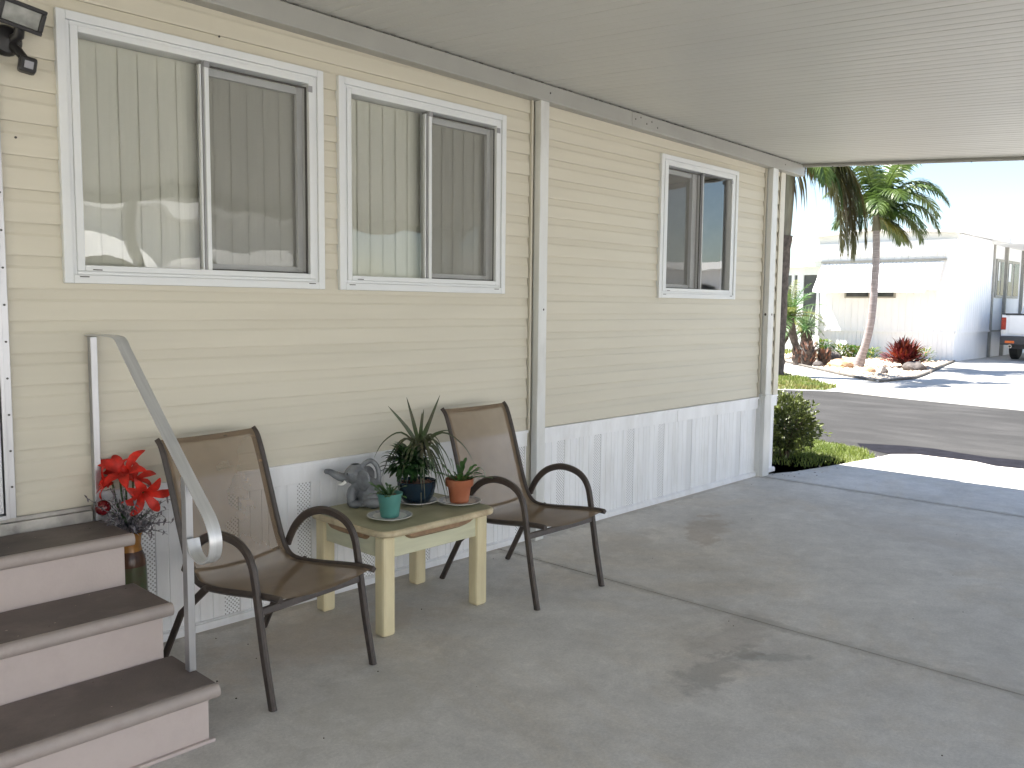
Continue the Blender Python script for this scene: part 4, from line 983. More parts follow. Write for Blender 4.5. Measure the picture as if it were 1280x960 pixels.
tag(obj('gravel', bm, None, mats=[M['pebble'], M['gravel']]), 'loose pale shells and pebbles in the planting bed', 'gravel', kind='stuff')
bm = NB(); flat(bm, smooth_path([(23.2, 8.05, .03), (22.79, 7.69, .03), (19.37, 4.68, .03), (18.4, 3.75, .03), (17.75, 3.06, .03), (17.80, 2.95, .03), (18.5, 2.86, .03), (19.24, 2.81, .03), (21.5, 3.2, .03), (24, 3.7, .03), (26.4, 4.14, .03)], 4), 0.04, 0.07, (0, 0, 1))
tag(obj('bed_edging', bm, M['edging']), 'dark brown edging strip around the pale planting bed', 'garden edging')

# ------------------------------------------------------------------ plants outside
def leafball(n, c, r, lsize, mats_, rs, lump=0.25, zmin=0.02):
    r2 = random.Random(rs); bm = NB(); c = V(c); cl = [(V((r2.gauss(0, 1), r2.gauss(0, 1), r2.gauss(0, 1))).normalized(), r2.uniform(0.75, 1.08)) for _ in range(22)]
    k = 0
    while k < n:
        d = V((r2.gauss(0, 1), r2.gauss(0, 1), r2.gauss(0, 1))).normalized(); q = r2.random() ** 0.28
        m_ = 1 + lump * noise.noise(d * 2.3 + V((rs, 0, 0))) + 0.5 * lump * noise.noise(d * 6 + V((0, rs, 0)))
        if noise.noise(V((d.x * r[0], d.y * r[1], d.z * r[2])) * (q * 9) + V((rs, rs, 0))) < -0.16: continue
        p = c + V((d.x * r[0], d.y * r[1], d.z * r[2])) * (q * m_)
        if p.z < zmin: continue
        k += 1; dd = (d + V((r2.uniform(-.8, .8), r2.uniform(-.8, .8), r2.uniform(-.3, .9)))).normalized(); L = lsize * r2.uniform(0.6, 1.25)
        blade(bm, [p, p + dd * L * 0.5, p + dd * L + V((0, 0, -0.1 * L))], L * 0.5, 0.15, V((r2.uniform(-1, 1), r2.uniform(-1, 1), r2.uniform(0.2, 1))), r2.choice(range(len(mats_))), tipw=0.1, basew=0.4, peak=0.5)
    return bm
sb = empty('shrub', 'rounded green shrub at the corner of the cream home', 'shrub', (7.92, 0.24, -0.01))
par(obj('foliage', leafball(4600, (7.98, 0.27, 0.325), (0.27, 0.30, 0.275), 0.042, [M['bush'], M['bush'], M['bush_lt']], 4, 0.55), None, mats=[M['bush'], M['bush'], M['bush_lt']]), sb)
bm = NB(); r2 = random.Random(2)
for k in range(9):
    a = r2.uniform(0, 6.28); tube(bm, smooth_path([(7.92 + 0.03 * math.cos(a), 0.24 + 0.03 * math.sin(a), -0.02), (7.92 + 0.08 * math.cos(a), 0.24 + 0.08 * math.sin(a), 0.2), (7.92 + 0.18 * math.cos(a), 0.24 + 0.18 * math.sin(a), 0.40)], 3), [0.012, 0.005], 6)
par(obj('stems', bm, M['stem']), sb)

def frond(base, az, el, L, bend, nl=34, ll=0.5, lw=0.035, droop=0.9, rs=0, twist=0.0, dens_start=0.10):
    """one palm frond: arching rachis with two rows of drooping leaflets"""
    r2 = random.Random(rs); bm = NB(); d = V((math.cos(az) * math.cos(el), math.sin(az) * math.cos(el), math.sin(el))); p = V(base); P_ = [p.copy()]; n = 16; D_ = [d.copy()]
    for i in range(n):
        d = (d + V((0, 0, -1)) * bend / n * (0.5 + 1.0 * i / n)).normalized(); p = p + d * (L / n); P_.append(p.copy()); D_.append(d.copy())
    tube(bm, P_, [0.022 * L / 1.6, 0.004], 5)
    for k in range(nl):
        f = dens_start + (0.98 - dens_start) * k / (nl - 1); x = f * n; i = min(int(x), n - 1); q = P_[i].lerp(P_[i + 1], x - i); dd = D_[i]
        s = dd.cross(V((0, 0, 1)));
        if s.length < 0.1: s = V((math.sin(az), -math.cos(az), 0))
        s.normalize(); up = s.cross(dd).normalized()
        for sg in (-1, 1):
            if r2.random() < 0.05: continue
            l = ll * (math.sin(math.pi * min(1, 0.25 + f * 0.75)) ** 0.6 * 0.9 + 0.15) * r2.uniform(0.85, 1.1)
            o_ = (dd * (0.45 + 0.4 * f) + s * sg * 0.85 + up * r2.uniform(0.0, 0.45)).normalized()
            blade(bm, arc(q, o_, l, droop * r2.uniform(0.7, 1.4), 4), lw, 0.12, up, 0, tipw=0.06, basew=0.5, peak=0.35)
    return bm
def palm(root, tr, base_r, fronds, mats_, rs):
    for i, (az, el, L, bend, mi, ll, dr) in enumerate(fronds):
        f = par(obj('frond', frond(tr, az, el, L, bend, 62, ll, 0.042, dr, rs * 100 + i), mats_[mi]), root)
FM = [M['frond'], M['frond_y'], M['frond_br']]
# slender palm in front of the white home
pa = empty('palm_tree', 'slender curved palm in the gravel bed before the white home', 'palm', (21.8, 5.02, 0), group='palms across the street')
P_ = smooth_path([(21.8, 5.05, -0.03), (21.8, 4.97, 0.25), (21.8, 4.86, 0.62), (21.8, 4.76, 1.2), (21.8, 4.72, 2.0), (21.8, 4.71, 2.7), (21.8, 4.74, 3.42)], 8)
bm = NB(); n = len(P_); rr_ = [0.155 - 0.05 * min(1, i / 12) - 0.025 * i / n for i in range(n)]
tube(bm, P_, rr_, 14); par(obj('trunk', bm, M['bark'], smooth=60), pa)
bm = NB()
for i in range(2, n - 1, 2):
    t_ = (P_[i + 1] - P_[i - 1]).normalized(); tube(bm, [P_[i] - t_ * 0.007, P_[i] + t_ * 0.007], rr_[i] + 0.003, 14)
par(obj('trunk_rings', bm, M['bark_ring'], smooth=60), pa)
bm = NB(); tube(bm, smooth_path([(21.8, 4.74, 3.38), (21.8, 4.75, 3.6), (21.8, 4.77, 3.9)], 4), [0.115, 0.05], 12); par(obj('crownshaft', bm, M['shaft'], smooth=60), pa)
r2 = random.Random(12); fr_ = []
az_r = math.atan2(RX.y, RX.x)
for (da, el_, L, bend, mi) in ((0, 66, 2.1, 2.6, 0), (-12, 45, 1.9, 2.9, 0), (12, 56, 2.2, 2.7, 0), (25, 78, 1.9, 1.6, 0), (-25, -18, 1.1, 1.2, 1), (14, -5, 1.0, 1.6, 0), (180, 48, 1.25, 3.0, 0), (165, 66, 1.6, 2.4, 0), (200, 78, 1.8, 1.4, 0), (-3, 30, 1.5, 2.8, 0), (4, 74, 2.3, 2.0, 0), (-20, 62, 2.1, 2.8, 0),
                              (90, 50, 1.7, 1.4, 0), (110, 80, 1.7, 0.6, 0), (-90, 55, 1.7, 2.2, 0), (-70, 72, 1.8, 1.6, 0), (-110, 50, 1.5, 2.4, 0), (60, 45, 1.5, 2.5, 0), (-45, 35, 1.5, 2.6, 0), (135, 45, 1.3, 2.6, 0)):
    fr_.append((az_r + R(da), R(el_), L, bend, mi, 0.52, 1.2))
palm(pa, (21.8, 4.76, 3.72), 0, fr_, FM, 1)
# thick-trunked palm partly behind the corner
pb = empty('palm_tree', 'thick trunked palm with hanging brown tipped fronds beside the corner trim', 'palm', (17.5, 5.2, 0), group='palms across the street')
bm = NB(); tube(bm, smooth_path([(17.5, 5.24, -0.03), (17.5, 5.22, 0.8), (17.5, 5.20, 1.8), (17.5, 5.16, 2.5), (17.5, 5.10, 3.02)], 5), [0.30, 0.235], 16)
for v in bm.verts: v.co += V((noise.noise(v.co * 7), noise.noise(v.co * 7 + V((5, 0, 0))), 0)) * 0.04
par(obj('trunk', bm, M['bark_dk'], smooth=60), pb)
bm = NB(); tube(bm, smooth_path([(17.5, 5.11, 2.98), (17.5, 5.07, 3.3), (17.5, 5.03, 3.7), (17.5, 4.99, 4.15), (17.5, 4.95, 4.6)], 4), [0.215, 0.20, 0.195, 0.19, 0.185, 0.18, 0.175, 0.17, 0.165, 0.16, 0.155, 0.15, 0.14, 0.13, 0.12, 0.10, 0.08], 16); par(obj('crownshaft', bm, M['shaft'], smooth=60), pb)
fr_ = []
for (da, el_, L, bend, mi, ll, dr) in ((-4, 24, 2.9, 5.6, 2, 0.6, 2.2), (8, 16, 2.6, 5.2, 2, 0.6, 2.2), (-14, 34, 3.0, 5.4, 2, 0.6, 2.4), (2, 38, 2.7, 4.8, 0, 0.6, 2.2), (-9, 12, 2.6, 5.0, 2, 0.55, 2.2), (14, 44, 2.6, 4.2, 0, 0.6, 2.0), (5, 30, 3.0, 5.8, 2, 0.6, 2.4), (-20, 22, 2.5, 5.6, 2, 0.6, 2.4), (4, 40, 2.0, 3.4, 0, 0.55, 1.6), (-30, 20, 1.7, 3.6, 0, 0.5, 1.8), (20, 25, 1.5, 2.5, 1, 0.45, 1.4), (35, 35, 1.9, 2.4, 0, 0.5, 1.4),
                                     (0, 55, 2.2, 2.2, 0, 0.55, 1.3), (90, 40, 2.0, 2, 0, 0.55, 1.3), (150, 40, 2.0, 2, 0, .55, 1.3), (-120, 40, 2.0, 2, 0, .55, 1.3), (-80, 30, 1.8, 2.6, 0, .55, 1.4), (180, 60, 2.0, 1.6, 0, .55, 1.2)):
    fr_.append((az_r + R(da), R(el_), L, bend, mi, ll, dr))
palm(pb, (17.5, 4.93, 4.55), 0, fr_, FM, 2)
bm = NB(); r2 = random.Random(21)
for k in range(9): blade(bm, arc((17.5 + r2.uniform(-.15, .15), 4.9 + r2.uniform(-.2, .1), 4.4), RX * r2.uniform(0.2, 0.9) + CY * r2.uniform(-.3, .3) - ZZ * 0.2, r2.uniform(0.6, 1.1), 3.5, 7), 0.06, 0.1, None, 0)
par(obj('dead_leaves', bm, M['frond_br']), pb)
# twin-trunk pygmy palm
pc = empty('palm_tree', 'small twin trunked feathery palm behind the thick trunk', 'palm', (23.4, 7.45, 0), group='palms across the street')
bm = NB(); tube(bm, smooth_path([(23.4, 7.35, 0), (23.4, 7.45, 0.4), (23.4, 7.60, 0.85), (23.4, 7.68, 1.2)], 4), [0.085, 0.13], 10); tube(bm, smooth_path([(23.4, 8.05, 0), (23.4, 7.85, 0.5), (23.4, 7.70, 0.95), (23.4, 7.68, 1.15)], 4), [0.09, 0.12], 10)
for v in bm.verts: v.co += V((noise.noise(v.co * 11), noise.noise(v.co * 11 + V((5, 0, 0))), 0)) * 0.04
par(obj('trunk', bm, M['bark_dk'], smooth=60), pc)
for i in range(26):
    az = i * 2.4; el_ = 80 - i * 3.4
    par(obj('frond', frond((23.4, 7.69, 1.2), az, R(el_), r_ if False else 1.15, 1.3, 26, 0.26, 0.022, 0.6, 300 + i), M['leaf_lt'] if i % 3 else M['frond_y']), pc)
# fan palm
pd = empty('fan_plant', 'low grey green fan leaved plant on a rough stump by the white home', 'fan plant', (26.3, 8.45, 0))
bm = NB(); tube(bm, smooth_path([(26.3, 8.4, 0), (26.3, 8.45, 0.3), (26.3, 8.5, 0.75)], 4), [0.20, 0.15], 12)
for v in bm.verts: v.co += V((noise.noise(v.co * 9), noise.noise(v.co * 9 + V((5, 0, 0))), 0)) * 0.08
par(obj('trunk', bm, M['bark_dk']), pd)
bm = NB(); r2 = random.Random(8)
for k in range(130):
    az = r2.uniform(0, 6.283); e_ = r2.uniform(-0.35, 1.35); d = V((math.cos(az) * math.cos(e_), math.sin(az) * math.cos(e_), math.sin(e_)))
    blade(bm, arc(V((26.3, 8.5, 0.78)) + d * 0.06, d, r2.uniform(0.6, 0.85), 0.5, 5), 0.055, 0.15, None, 0, tipw=0.05, basew=0.6, peak=0.3)
par(obj('leaves', bm, M['fan']), pd)
# dry stumps
for i, (x, y, h_, r_, lab) in enumerate(((21.25, 6.10, 0.52, 0.17, 'taller bristly brown palm stump at the front of the gravel bed'), (21.6, 5.83, 0.34, 0.13, 'shorter bristly brown palm stump beside the taller one'), (21.3, 6.38, 0.36, 0.13, 'bristly brown palm stump nearest the thick palm trunk'))):
    bm = NB(); r2 = random.Random(40 + i); tube(bm, [(x, y, -0.02), (x, y, h_ * 0.6), (x, y, h_)], [r_, r_ * 1.05, r_ * 0.75], 10)
    for k in range(120):
        z = r2.uniform(0.02, h_); a = r2.uniform(0, 6.283); d = V((math.cos(a), math.sin(a), 1.4)); blade(bm, [V((x, y, z)) + V((d.x, d.y, 0)) * r_ * 0.8, V((x, y, z)) + V((d.x * r_ * 1.15, d.y * r_ * 1.15, 0.07)), V((x, y, z)) + V((d.x * r_ * 1.4, d.y * r_ * 1.4, 0.16))], 0.06, 0.2, None, r2.choice((0, 0, 1)))
    tag(obj('palm_stump', bm, None, mats=[M['bark_dk'], mat('red brown husk %d' % i, (0.22, 0.11, 0.075), 0.9, 0.3)]), lab, 'stump', 'brown palm stumps in the bed')
# red croton
rb = empty('red_shrub', 'dark red spiky leaved shrub in the gravel bed', 'shrub', (22.5, 4.15, 0))
bm = NB(); r2 = random.Random(15)
for k in range(620):
    az = r2.uniform(0, 6.283); e_ = r2.uniform(0.0, 1.4); q = r2.uniform(0.25, 1.0); d = V((math.cos(az) * math.cos(e_), math.sin(az) * math.cos(e_), math.sin(e_)))
    p = V((22.5, 4.15, 0.10)) + V((d.x * 0.46, d.y * 0.46, d.z * 0.48)) * q
    blade(bm, arc(p, d + V((0, 0, 0.5)) + V((r2.uniform(-.4, .4), r2.uniform(-.4, .4), 0)), r2.uniform(0.16, 0.30), 0.5, 4), 0.055, 0.18, None, r2.choice((0, 0, 0, 1)), tipw=0.06, basew=0.4, peak=0.4)
par(obj('foliage', bm, None, mats=[M['redleaf'], M['ored']]), rb)
bm = NB()
for k in range(12):
    a = k * 0.52; tube(bm, [(22.5, 4.15, 0), (22.5 + .15 * math.cos(a), 4.15 + .15 * math.sin(a), 0.25), (22.5 + .3 * math.cos(a), 4.15 + .3 * math.sin(a), 0.4)], [0.02, 0.008], 5)
par(obj('stems', bm, M['stem']), rb)
# small green clumps along the wall
for i, (x, y, w_, h_, n_l, lab) in enumerate(((25.9, 7.75, 0.22, 0.50, 240, 'small upright green plant nearest the left edge of the white home'), (25.9, 7.15, 0.30, 0.36, 260, 'low green plant left of the slender palm trunk'), (25.9, 6.75, 0.26, 0.34, 220, 'low green plant just behind the slender palm trunk'), (25.6, 6.15, 0.22, 0.32, 120, 'tiny green plant right of the slender palm trunk'), (25.4, 4.65, 0.24, 0.36, 80, 'thin wispy green plant by the corner of the white home'))):
    bm = NB(); r2 = random.Random(60 + i)
    for k in range(n_l):
        z = r2.uniform(0.0, h_); a = r2.uniform(0, 6.283); q = w_ * math.sqrt(r2.random()); d = V((math.cos(a), math.sin(a), r2.uniform(0.4, 1.6)))
        blade(bm, arc((x + q * math.cos(a) * .8, y + q * math.sin(a), z), d, r2.uniform(0.09, 0.17), 0.6, 3), 0.05, 0.15, None, r2.choice((0, 1)))
    tag(obj('low_plant', bm, None, mats=[M['leaf_lt'], M['frond_y']]), lab, 'plant', 'low green plants along the white home')
def rock(x, y, r, m, lab, rs):
    bm = NB(); mt = Matrix.Translation((x, y, r[2] * 0.4)) @ Matrix.Rotation(rs, 4, 'Z') @ Matrix.Diagonal((r[0], r[1], r[2], 1)); bmesh.ops.create_icosphere(bm, subdivisions=3, radius=1, matrix=mt)
    for v in bm.verts: v.co += (v.co - V((x, y, 0))) * (0.35 * noise.noise(v.co * 5 + V((rs, 0, 0))) + 0.12 * noise.noise(v.co * 17))
    tag(obj('garden_rock', bm, m, smooth=35), lab, 'rock', 'rocks in the gravel bed')
rock(24.3, 6.75, (0.22, 0.24, 0.17), M['rock_d'], 'dark rock behind the slender palm trunk', 1)
rock(21.3, 5.30, (0.30, 0.42, 0.15), M['rock_o'], 'wide orange brown rock at the foot of the slender palm', 2)
rock(21.3, 6.95, (0.18, 0.20, 0.16), M['rock_d'], 'dark rock left of the brown stumps', 3)
rock(20.0, 4.05, (0.13, 0.15, 0.10), M['rock_o'], 'small brown rock at the front point of the bed', 4)
rock(20.0, 3.72, (0.09, 0.09, 0.13), M['rock_d'], 'small upright dark rock at the front point of the bed', 5)
rock(21.6, 3.62, (0.25, 0.26, 0.15), M['rock_d'], 'grey rock in front of the red shrub', 6)
rock(20.9, 5.65, (0.12, 0.14, 0.12), M['rock_d'], 'small dark rock left of the orange brown rock', 7)
rock(22.6, 5.35, (0.16, 0.2, 0.13), M['rock_o'], 'tan rock just behind the slender palm', 8)
rock(24.8, 7.6, (0.2, 0.25, 0.15), M['rock_o'], 'tan rock near the small upright plant', 9)
rock(33.0, 12.4, (0.45, 0.5, 0.4), M['rock_d'], 'brown boulder on the far lawn', 10)

# ------------------------------------------------------------------ white home across the street
oh = empty('mobile_home', 'white mobile home with low roof and window awning across the street', 'mobile home', (28, 6, 0))
HX, HY, HY2 = 26.5, 4.18, 8.17
bm = NB()
def ribs(bm, p, q, z0, z1, nrm, step=0.2, d=0.012):
    p, q = V(p), V(q); L = (q - p).length; dr = (q - p) / L; nr = V(nrm); x = 0; pts = []
    while x < L - 0.03: pts += [(x, 0), (x + 0.006, -d), (x + 0.022, -d), (x + 0.028, 0)]; x += step
    pts.append((L, 0))
    for a, b in zip(pts, pts[1:]):
        A = p + dr * a[0] + nr * a[1]; B = p + dr * b[0] + nr * b[1]; quad(bm, (A.x, A.y, z0), (B.x, B.y, z0), (B.x, B.y, z1), (A.x, A.y, z1))
ribs(bm, (HX, HY2, 0), (HX, HY, 0), 0.80, 3.55, (-1, 0, 0)); ribs(bm, (HX, HY, 0), (29.9, HY, 0), 0.84, 3.60, (0, -1, 0))
bx(bm, HX + 0.05, 29.9, HY2 - 0.02, HY2, 0, 3.5); bx(bm, 29.85, 40, HY + 0.05, HY + 0.07, 0.0, 3.6); bx(bm, 40, 40.1, HY, 12, 0, 3.5)
par(obj('wall', bm, M['owall']), oh)
bm = NB(); ribs(bm, (HX + 0.03, HY2, 0), (HX + 0.03, HY + 0.03, 0), 0.0, 0.80, (-1, 0, 0), 0.13, 0.015); ribs(bm, (HX + 0.03, HY + 0.03, 0), (29.9, HY + 0.03, 0), 0.0, 0.84, (0, -1, 0), 0.13, 0.015)
bx(bm, HX - 0.02, HX + 0.02, HY, HY2, 0.78, 0.84); bx(bm, HX - 0.02, 29.9, HY - 0.02, HY + 0.02, 0.80, 0.86)
par(obj('skirting', bm, M['owall']), oh)
bm = NB()
bx(bm, HX - 0.16, HX - 0.002, HY + 0.05, HY2 + 0.15, 3.12, 3.46)
poly(bm, [(HX - 0.004, HY, 3.45), (HX - 0.004, HY2 + 0.1, 3.45), (HX - 0.004, HY2 + 0.1, 3.69), (HX - 0.004, 6.6, 3.795), (HX - 0.004, HY, 3.63)])
par(obj('front_fascia', bm, M['oroof'], bev=0.01), oh)
bm = NB()
for (y0, y1, za, zb) in ((3.72, 6.6, 3.60, 3.80), (6.6, 9.5, 3.80, 3.60)):
    a = [bm.verts.new(p) for p in ((26.25, y0, za), (34, y0, za), (34, y1, zb), (26.25, y1, zb), (26.25, y0, za + 0.07), (34, y0, za + 0.07), (34, y1, zb + 0.07), (26.25, y1, zb + 0.07))]
    for f in ((0, 3, 2, 1), (4, 5, 6, 7), (0, 1, 5, 4), (1, 2, 6, 5), (2, 3, 7, 6), (3, 0, 4, 7)): bm.faces.new([a[i] for i in f])
bx(bm, 26.0, 34, 3.70, 3.78, 3.52, 3.69)
par(obj('roof', bm, M['oroof']), oh)
# awning over the front window, corrugated, hinged at its top
bm = NB(); n = 60; ya, yb = 8.12, 4.55
for i in range(n):
    t0, t1 = i / n, (i + 1) / n; z0_ = 0.02 * (i % 2); z1_ = 0.02 * ((i + 1) % 2)
    a0, a1 = ya + (yb - ya) * t0, ya + (yb - ya) * t1; b0, b1 = 8.08 + (4.80 - 8.08) * t0, 8.08 + (4.80 - 8.08) * t1
    quad(bm, (26.46, a0, 2.86 + z0_), (26.46, a1, 2.86 + z1_), (25.72, b1, 2.02 + z1_), (25.72, b0, 2.02 + z0_)); quad(bm, (25.72, b0, 2.02 + z0_), (25.72, b1, 2.02 + z1_), (25.72, b1, 1.95), (25.72, b0, 1.95))
poly(bm, [(26.46, 4.552, 2.86), (25.72, 4.802, 2.02), (26.46, 4.70, 2.02)]); poly(bm, [(26.46, 8.118, 2.86), (25.72, 8.078, 2.02), (26.46, 8.1, 2.02)])
aw = par(obj('awning', bm, M['awning']), oh)
bm = NB(); bx(bm, 26.42, 26.48, 4.5, 8.15, 2.87, 2.93); par(obj('hinge_rail', bm, M['oframe']), oh)
bm = NB(); bx(bm, HX - 0.03, HX - 0.005, 5.86, 7.39, 1.80, 2.75); f = par(obj('window', bm, M['oframe']), oh)
bm = NB(); bx(bm, HX - 0.037, HX - 0.031, 5.92, 6.58, 1.84, 2.70); bx(bm, HX - 0.037, HX - 0.031, 6.66, 7.33, 1.84, 2.70); o = obj('pane', bm, M['owin']); o.parent = f
# sunroom with two windows and posts
for (xa, xb) in ((30.35, 31.2), (31.55, 33.0)):
    bm = NB(); bx(bm, xa, xb, HY + 0.0, HY + 0.05, 1.87, 3.08); f = par(obj('window', bm, M['oframe']), oh)
    bm = NB(); w_ = (xb - xa); bx(bm, xa + 0.10, xa + 0.42 * w_, HY - 0.008, HY - 0.001, 1.95, 3.0); bx(bm, xa + 0.55 * w_, xb - 0.06, HY - 0.008, HY - 0.001, 1.95, 3.0); o = obj('pane', bm, M['owin']); o.parent = f
    bm = NB(); bx(bm, xa + 0.14, xa + 0.28 * w_, HY - 0.012, HY - 0.0085, 2.4, 2.98); o = obj('blind', bm, M['owall']); o.parent = f
bm = NB()
for x in (29.85, 31.33, 33.4, 36, 39): bx(bm, x, x + 0.09, HY - 0.05, HY + 0.05, 0, 3.55)
bx(bm, 29.9, 40, HY + 0.01, HY + 0.048, 0.80, 0.84)
par(obj('post', bm, M['oframe']), oh)
bm = NB(); bx(bm, 29.65, 41, 2.6, HY + 0.4, 3.49, 3.66); par(obj('sunroom_roof', bm, M['oroof']), oh)
# screened porch on the left
bm = NB(); bx(bm, 28.2, 36, 8.2, 15, 2.86, 3.05); par(obj('porch_roof', bm, M['oroof']), oh)
bm = NB()
for y in (9.05, 9.62, 9.95, 11.5, 13): bx(bm, 28.4, 28.5, y, y + (0.22 if y == 9.62 else 0.10), 0.0, 2.86)
bx(bm, 28.41, 28.49, 9.0, 15, 2.6, 2.86); bx(bm, 28.41, 28.49, 9, 15, 0, 0.55)
par(obj('porch_frame', bm, M['owall']), oh)
bm = NB(); quad(bm, (28.46, 8.2, 0.55), (28.46, 15, 0.55), (28.46, 15, 2.6), (28.46, 8.2, 2.6)); par(obj('porch_screen', bm, M['oscreen']), oh)
bm = NB(); bx(bm, 28.5, 36, 8.1, 15, 0, 0.3); bx(bm, 31, 31.1, 8.1, 15, 0, 2.85); par(obj('porch_floor', bm, M['owall']), oh)
bm = NB(); bx(bm, 40, 60, 9, 20, 0, 3.4); bx(bm, 39.6, 60.4, 8.6, 20.4, 3.4, 3.6)
for x in (42, 46, 50): bx(bm, x, x + 1.2, 8.96, 8.999, 1.4, 2.6, 1)
tag(obj('house', bm, None, mats=[M['owall'], M['owin']]), 'far white house glimpsed behind the screened porch', 'house')

# ------------------------------------------------------------------ pickup
tk = empty('pickup_truck', 'white pickup truck with dark bumper parked beside the white home', 'pickup truck', (28.55, 2.62, -0.018), 0)
W = 0.90
bm = NB()
def body_sec(x): return x
prof = [(0.0, 0.72), (0.0, 1.34), (0.03, 1.37), (1.85, 1.37), (1.87, 1.30), (5.05, 1.14), (5.25, 1.02), (5.28, 0.62), (4.75, 0.50), (4.70, 0.72), (4.45, 0.90), (4.15, 0.90), (3.90, 0.72), (3.85, 0.48), (1.62, 0.48), (1.58, 0.72), (1.33, 0.90), (1.03, 0.90), (0.78, 0.72), (0.74, 0.60), (0.05, 0.60)]
a = [bm.verts.new((x, -W, z)) for x, z in prof]; b = [bm.verts.new((x, W, z)) for x, z in prof]
bm.faces.new(a[::-1]); bm.faces.new(b); n = len(prof)
for i in range(n): bm.faces.new((a[i], a[(i + 1) % n], b[(i + 1) % n], b[i]))
bdy = obj('body', bm, M['tpaint'], tk, bev=0.03)
bm = NB(); a = [(1.86, 0.86, 1.36), (2.05, 0.74, 1.84), (3.35, 0.74, 1.86), (4.0, 0.84, 1.24)]
for i in range(3):
    p, q = a[i], a[i + 1]; quad(bm, (p[0], -p[1], p[2]), (p[0], p[1], p[2]), (q[0], q[1], q[2]), (q[0], -q[1], q[2]))
for s in (-1, 1): poly(bm, [(x, s * y, z) for x, y, z in a] )
obj('cab', bm, M['tpaint'], tk)
bm = NB(); quad(bm, (1.885, -0.74, 1.45), (1.885, 0.74, 1.45), (2.02, 0.66, 1.78), (2.02, -0.66, 1.78))
for v in bm.verts: v.co.x -= 0.02
for s in (-1, 1): poly(bm, [(2.05, s * 0.868, 1.42), (2.15, s * 0.76, 1.78), (3.3, s * 0.765, 1.78), (3.75, s * 0.872, 1.32)])
obj('cab_window', bm, M['tglass'], tk)
bm = NB(); bx(bm, -0.025, 0.03, -0.70, 0.70, 0.80, 1.345); tg = obj('tailgate', bm, M['tpaint'], tk, bev=0.012)
bm = NB(); bx(bm, -0.04, -0.02, -0.09, 0.09, 1.14, 1.24); o = obj('handle', bm, M['tdark'], tg, bev=0.008)
bm = NB(); bx(bm, -0.01, 1.82, -0.90, -0.80, 1.372, 1.40); bx(bm, -0.01, 1.82, 0.80, 0.90, 1.372, 1.40); bx(bm, -0.028, 0.03, -0.80, 0.80, 1.347, 1.395)
obj('bed_rail', bm, M['tdark'], tk, bev=0.01)
bm = NB(); bx(bm, -0.16, 0.10, -0.88, 0.88, 0.48, 0.74); obj('bumper', bm, M['tdark'], tk, bev=0.03)
bm = NB(); bx(bm, 0.12, 0.6, -0.70, 0.70, 0.36, 0.60); obj('undercarriage', bm, M['tdark'], tk)
for s in (-1, 1):
    bm = NB(); bx(bm, -0.02, 0.06, s * 0.775 if s > 0 else -0.905, 0.905 if s > 0 else -0.775, 0.92, 1.28); l = obj('tail_light', bm, M['tail'], tk, bev=0.015)
    bm = NB(); bx(bm, -0.018, 0.058, s * 0.78 if s > 0 else -0.90, 0.90 if s > 0 else -0.78, 0.81, 0.918); obj('reversing_light', bm, M['rev'], l, bev=0.01)
    bm = NB(); bx(bm, -0.175, -0.155, s * 0.50 if s > 0 else -0.74, 0.74 if s > 0 else -0.50, 0.535, 0.60); obj('reflector', bm, M['refl'], tk)
bm = NB(); tube(bm, [(-0.20, 0.60, 0.44), (0.3, 0.60, 0.46)], 0.05, 12); obj('exhaust_pipe', bm, M['chrome'], tk, smooth=40)
bm = NB(); tube(bm, [(-0.203, 0.60, 0.44), (-0.19, 0.60, 0.44)], 0.036, 12); obj('pipe_mouth', bm, M['dark'], tk)
for (x, y) in ((1.18, 0.76), (1.18, -0.76), (4.3, 0.76), (4.3, -0.76)):
    bm = NB(); lathe(bm, [(0.20, -0.10), (0.32, -0.115), (0.37, -0.08), (0.375, 0.0), (0.37, 0.08), (0.32, 0.115), (0.20, 0.10)], 28)
    for v in bm.verts: v.co = V((x + v.co.x, y + v.co.z, 0.375 + v.co.y))
    w_ = obj('wheel', bm, M['tyre'], tk, smooth=40)
    bm = NB(); lathe(bm, [(0.0, -0.09), (0.08, -0.10), (0.20, -0.085), (0.205, 0.085), (0.08, 0.10), (0.0, 0.09)], 20)
    for v in bm.verts: v.co = V((x + v.co.x, y + v.co.z, 0.375 + v.co.y))
    obj('rim', bm, M['rim'], w_, smooth=40)

# ------------------------------------------------------------------ the neighbour on the open side of the carport (seen in the panes)
nh = empty('mobile_home', 'white mobile home with awnings reflected in the window panes', 'mobile home', (2, -10, 0))
bm = NB(); bx(bm, -8, 9, -13, -9.6, 0, 2.9); par(obj('wall', bm, M['owall']), nh)
bm = NB(); bx(bm, -8.4, 9.3, -13.4, -9.2, 2.9, 3.08); par(obj('roof', bm, M['oroof']), nh)
for x in (-5.5, -1.5, 2.2, 4.9, 7.4):
    bm = NB(); bx(bm, x - 0.7, x + 0.7, -9.6, -9.57, 1.3, 2.3); f = par(obj('window', bm, M['oframe']), nh)
    bm = NB(); bx(bm, x - 0.64, x + 0.64, -9.569, -9.562, 1.36, 2.24); o = obj('pane', bm, M['owin']); o.parent = f
    bm = NB()
    for k in range(14):
        xa = x - 0.85 + k * 1.7 / 14; quad(bm, (xa, -9.57, 2.55 + .02 * (k % 2)), (xa + 1.7 / 14, -9.57, 2.55 + .02 * ((k + 1) % 2)), (xa + 1.7 / 14, -8.9, 2.05 + .02 * ((k + 1) % 2)), (xa, -8.9, 2.05 + .02 * (k % 2)))
    par(obj('awning', bm, M['awning']), nh)
bm = NB(); bx(bm, -9, 9.0, -9.6, -4.605, -0.12, -0.006); struct('side_driveway', bm, M['drive'], 'pale concrete strip between the two homes')

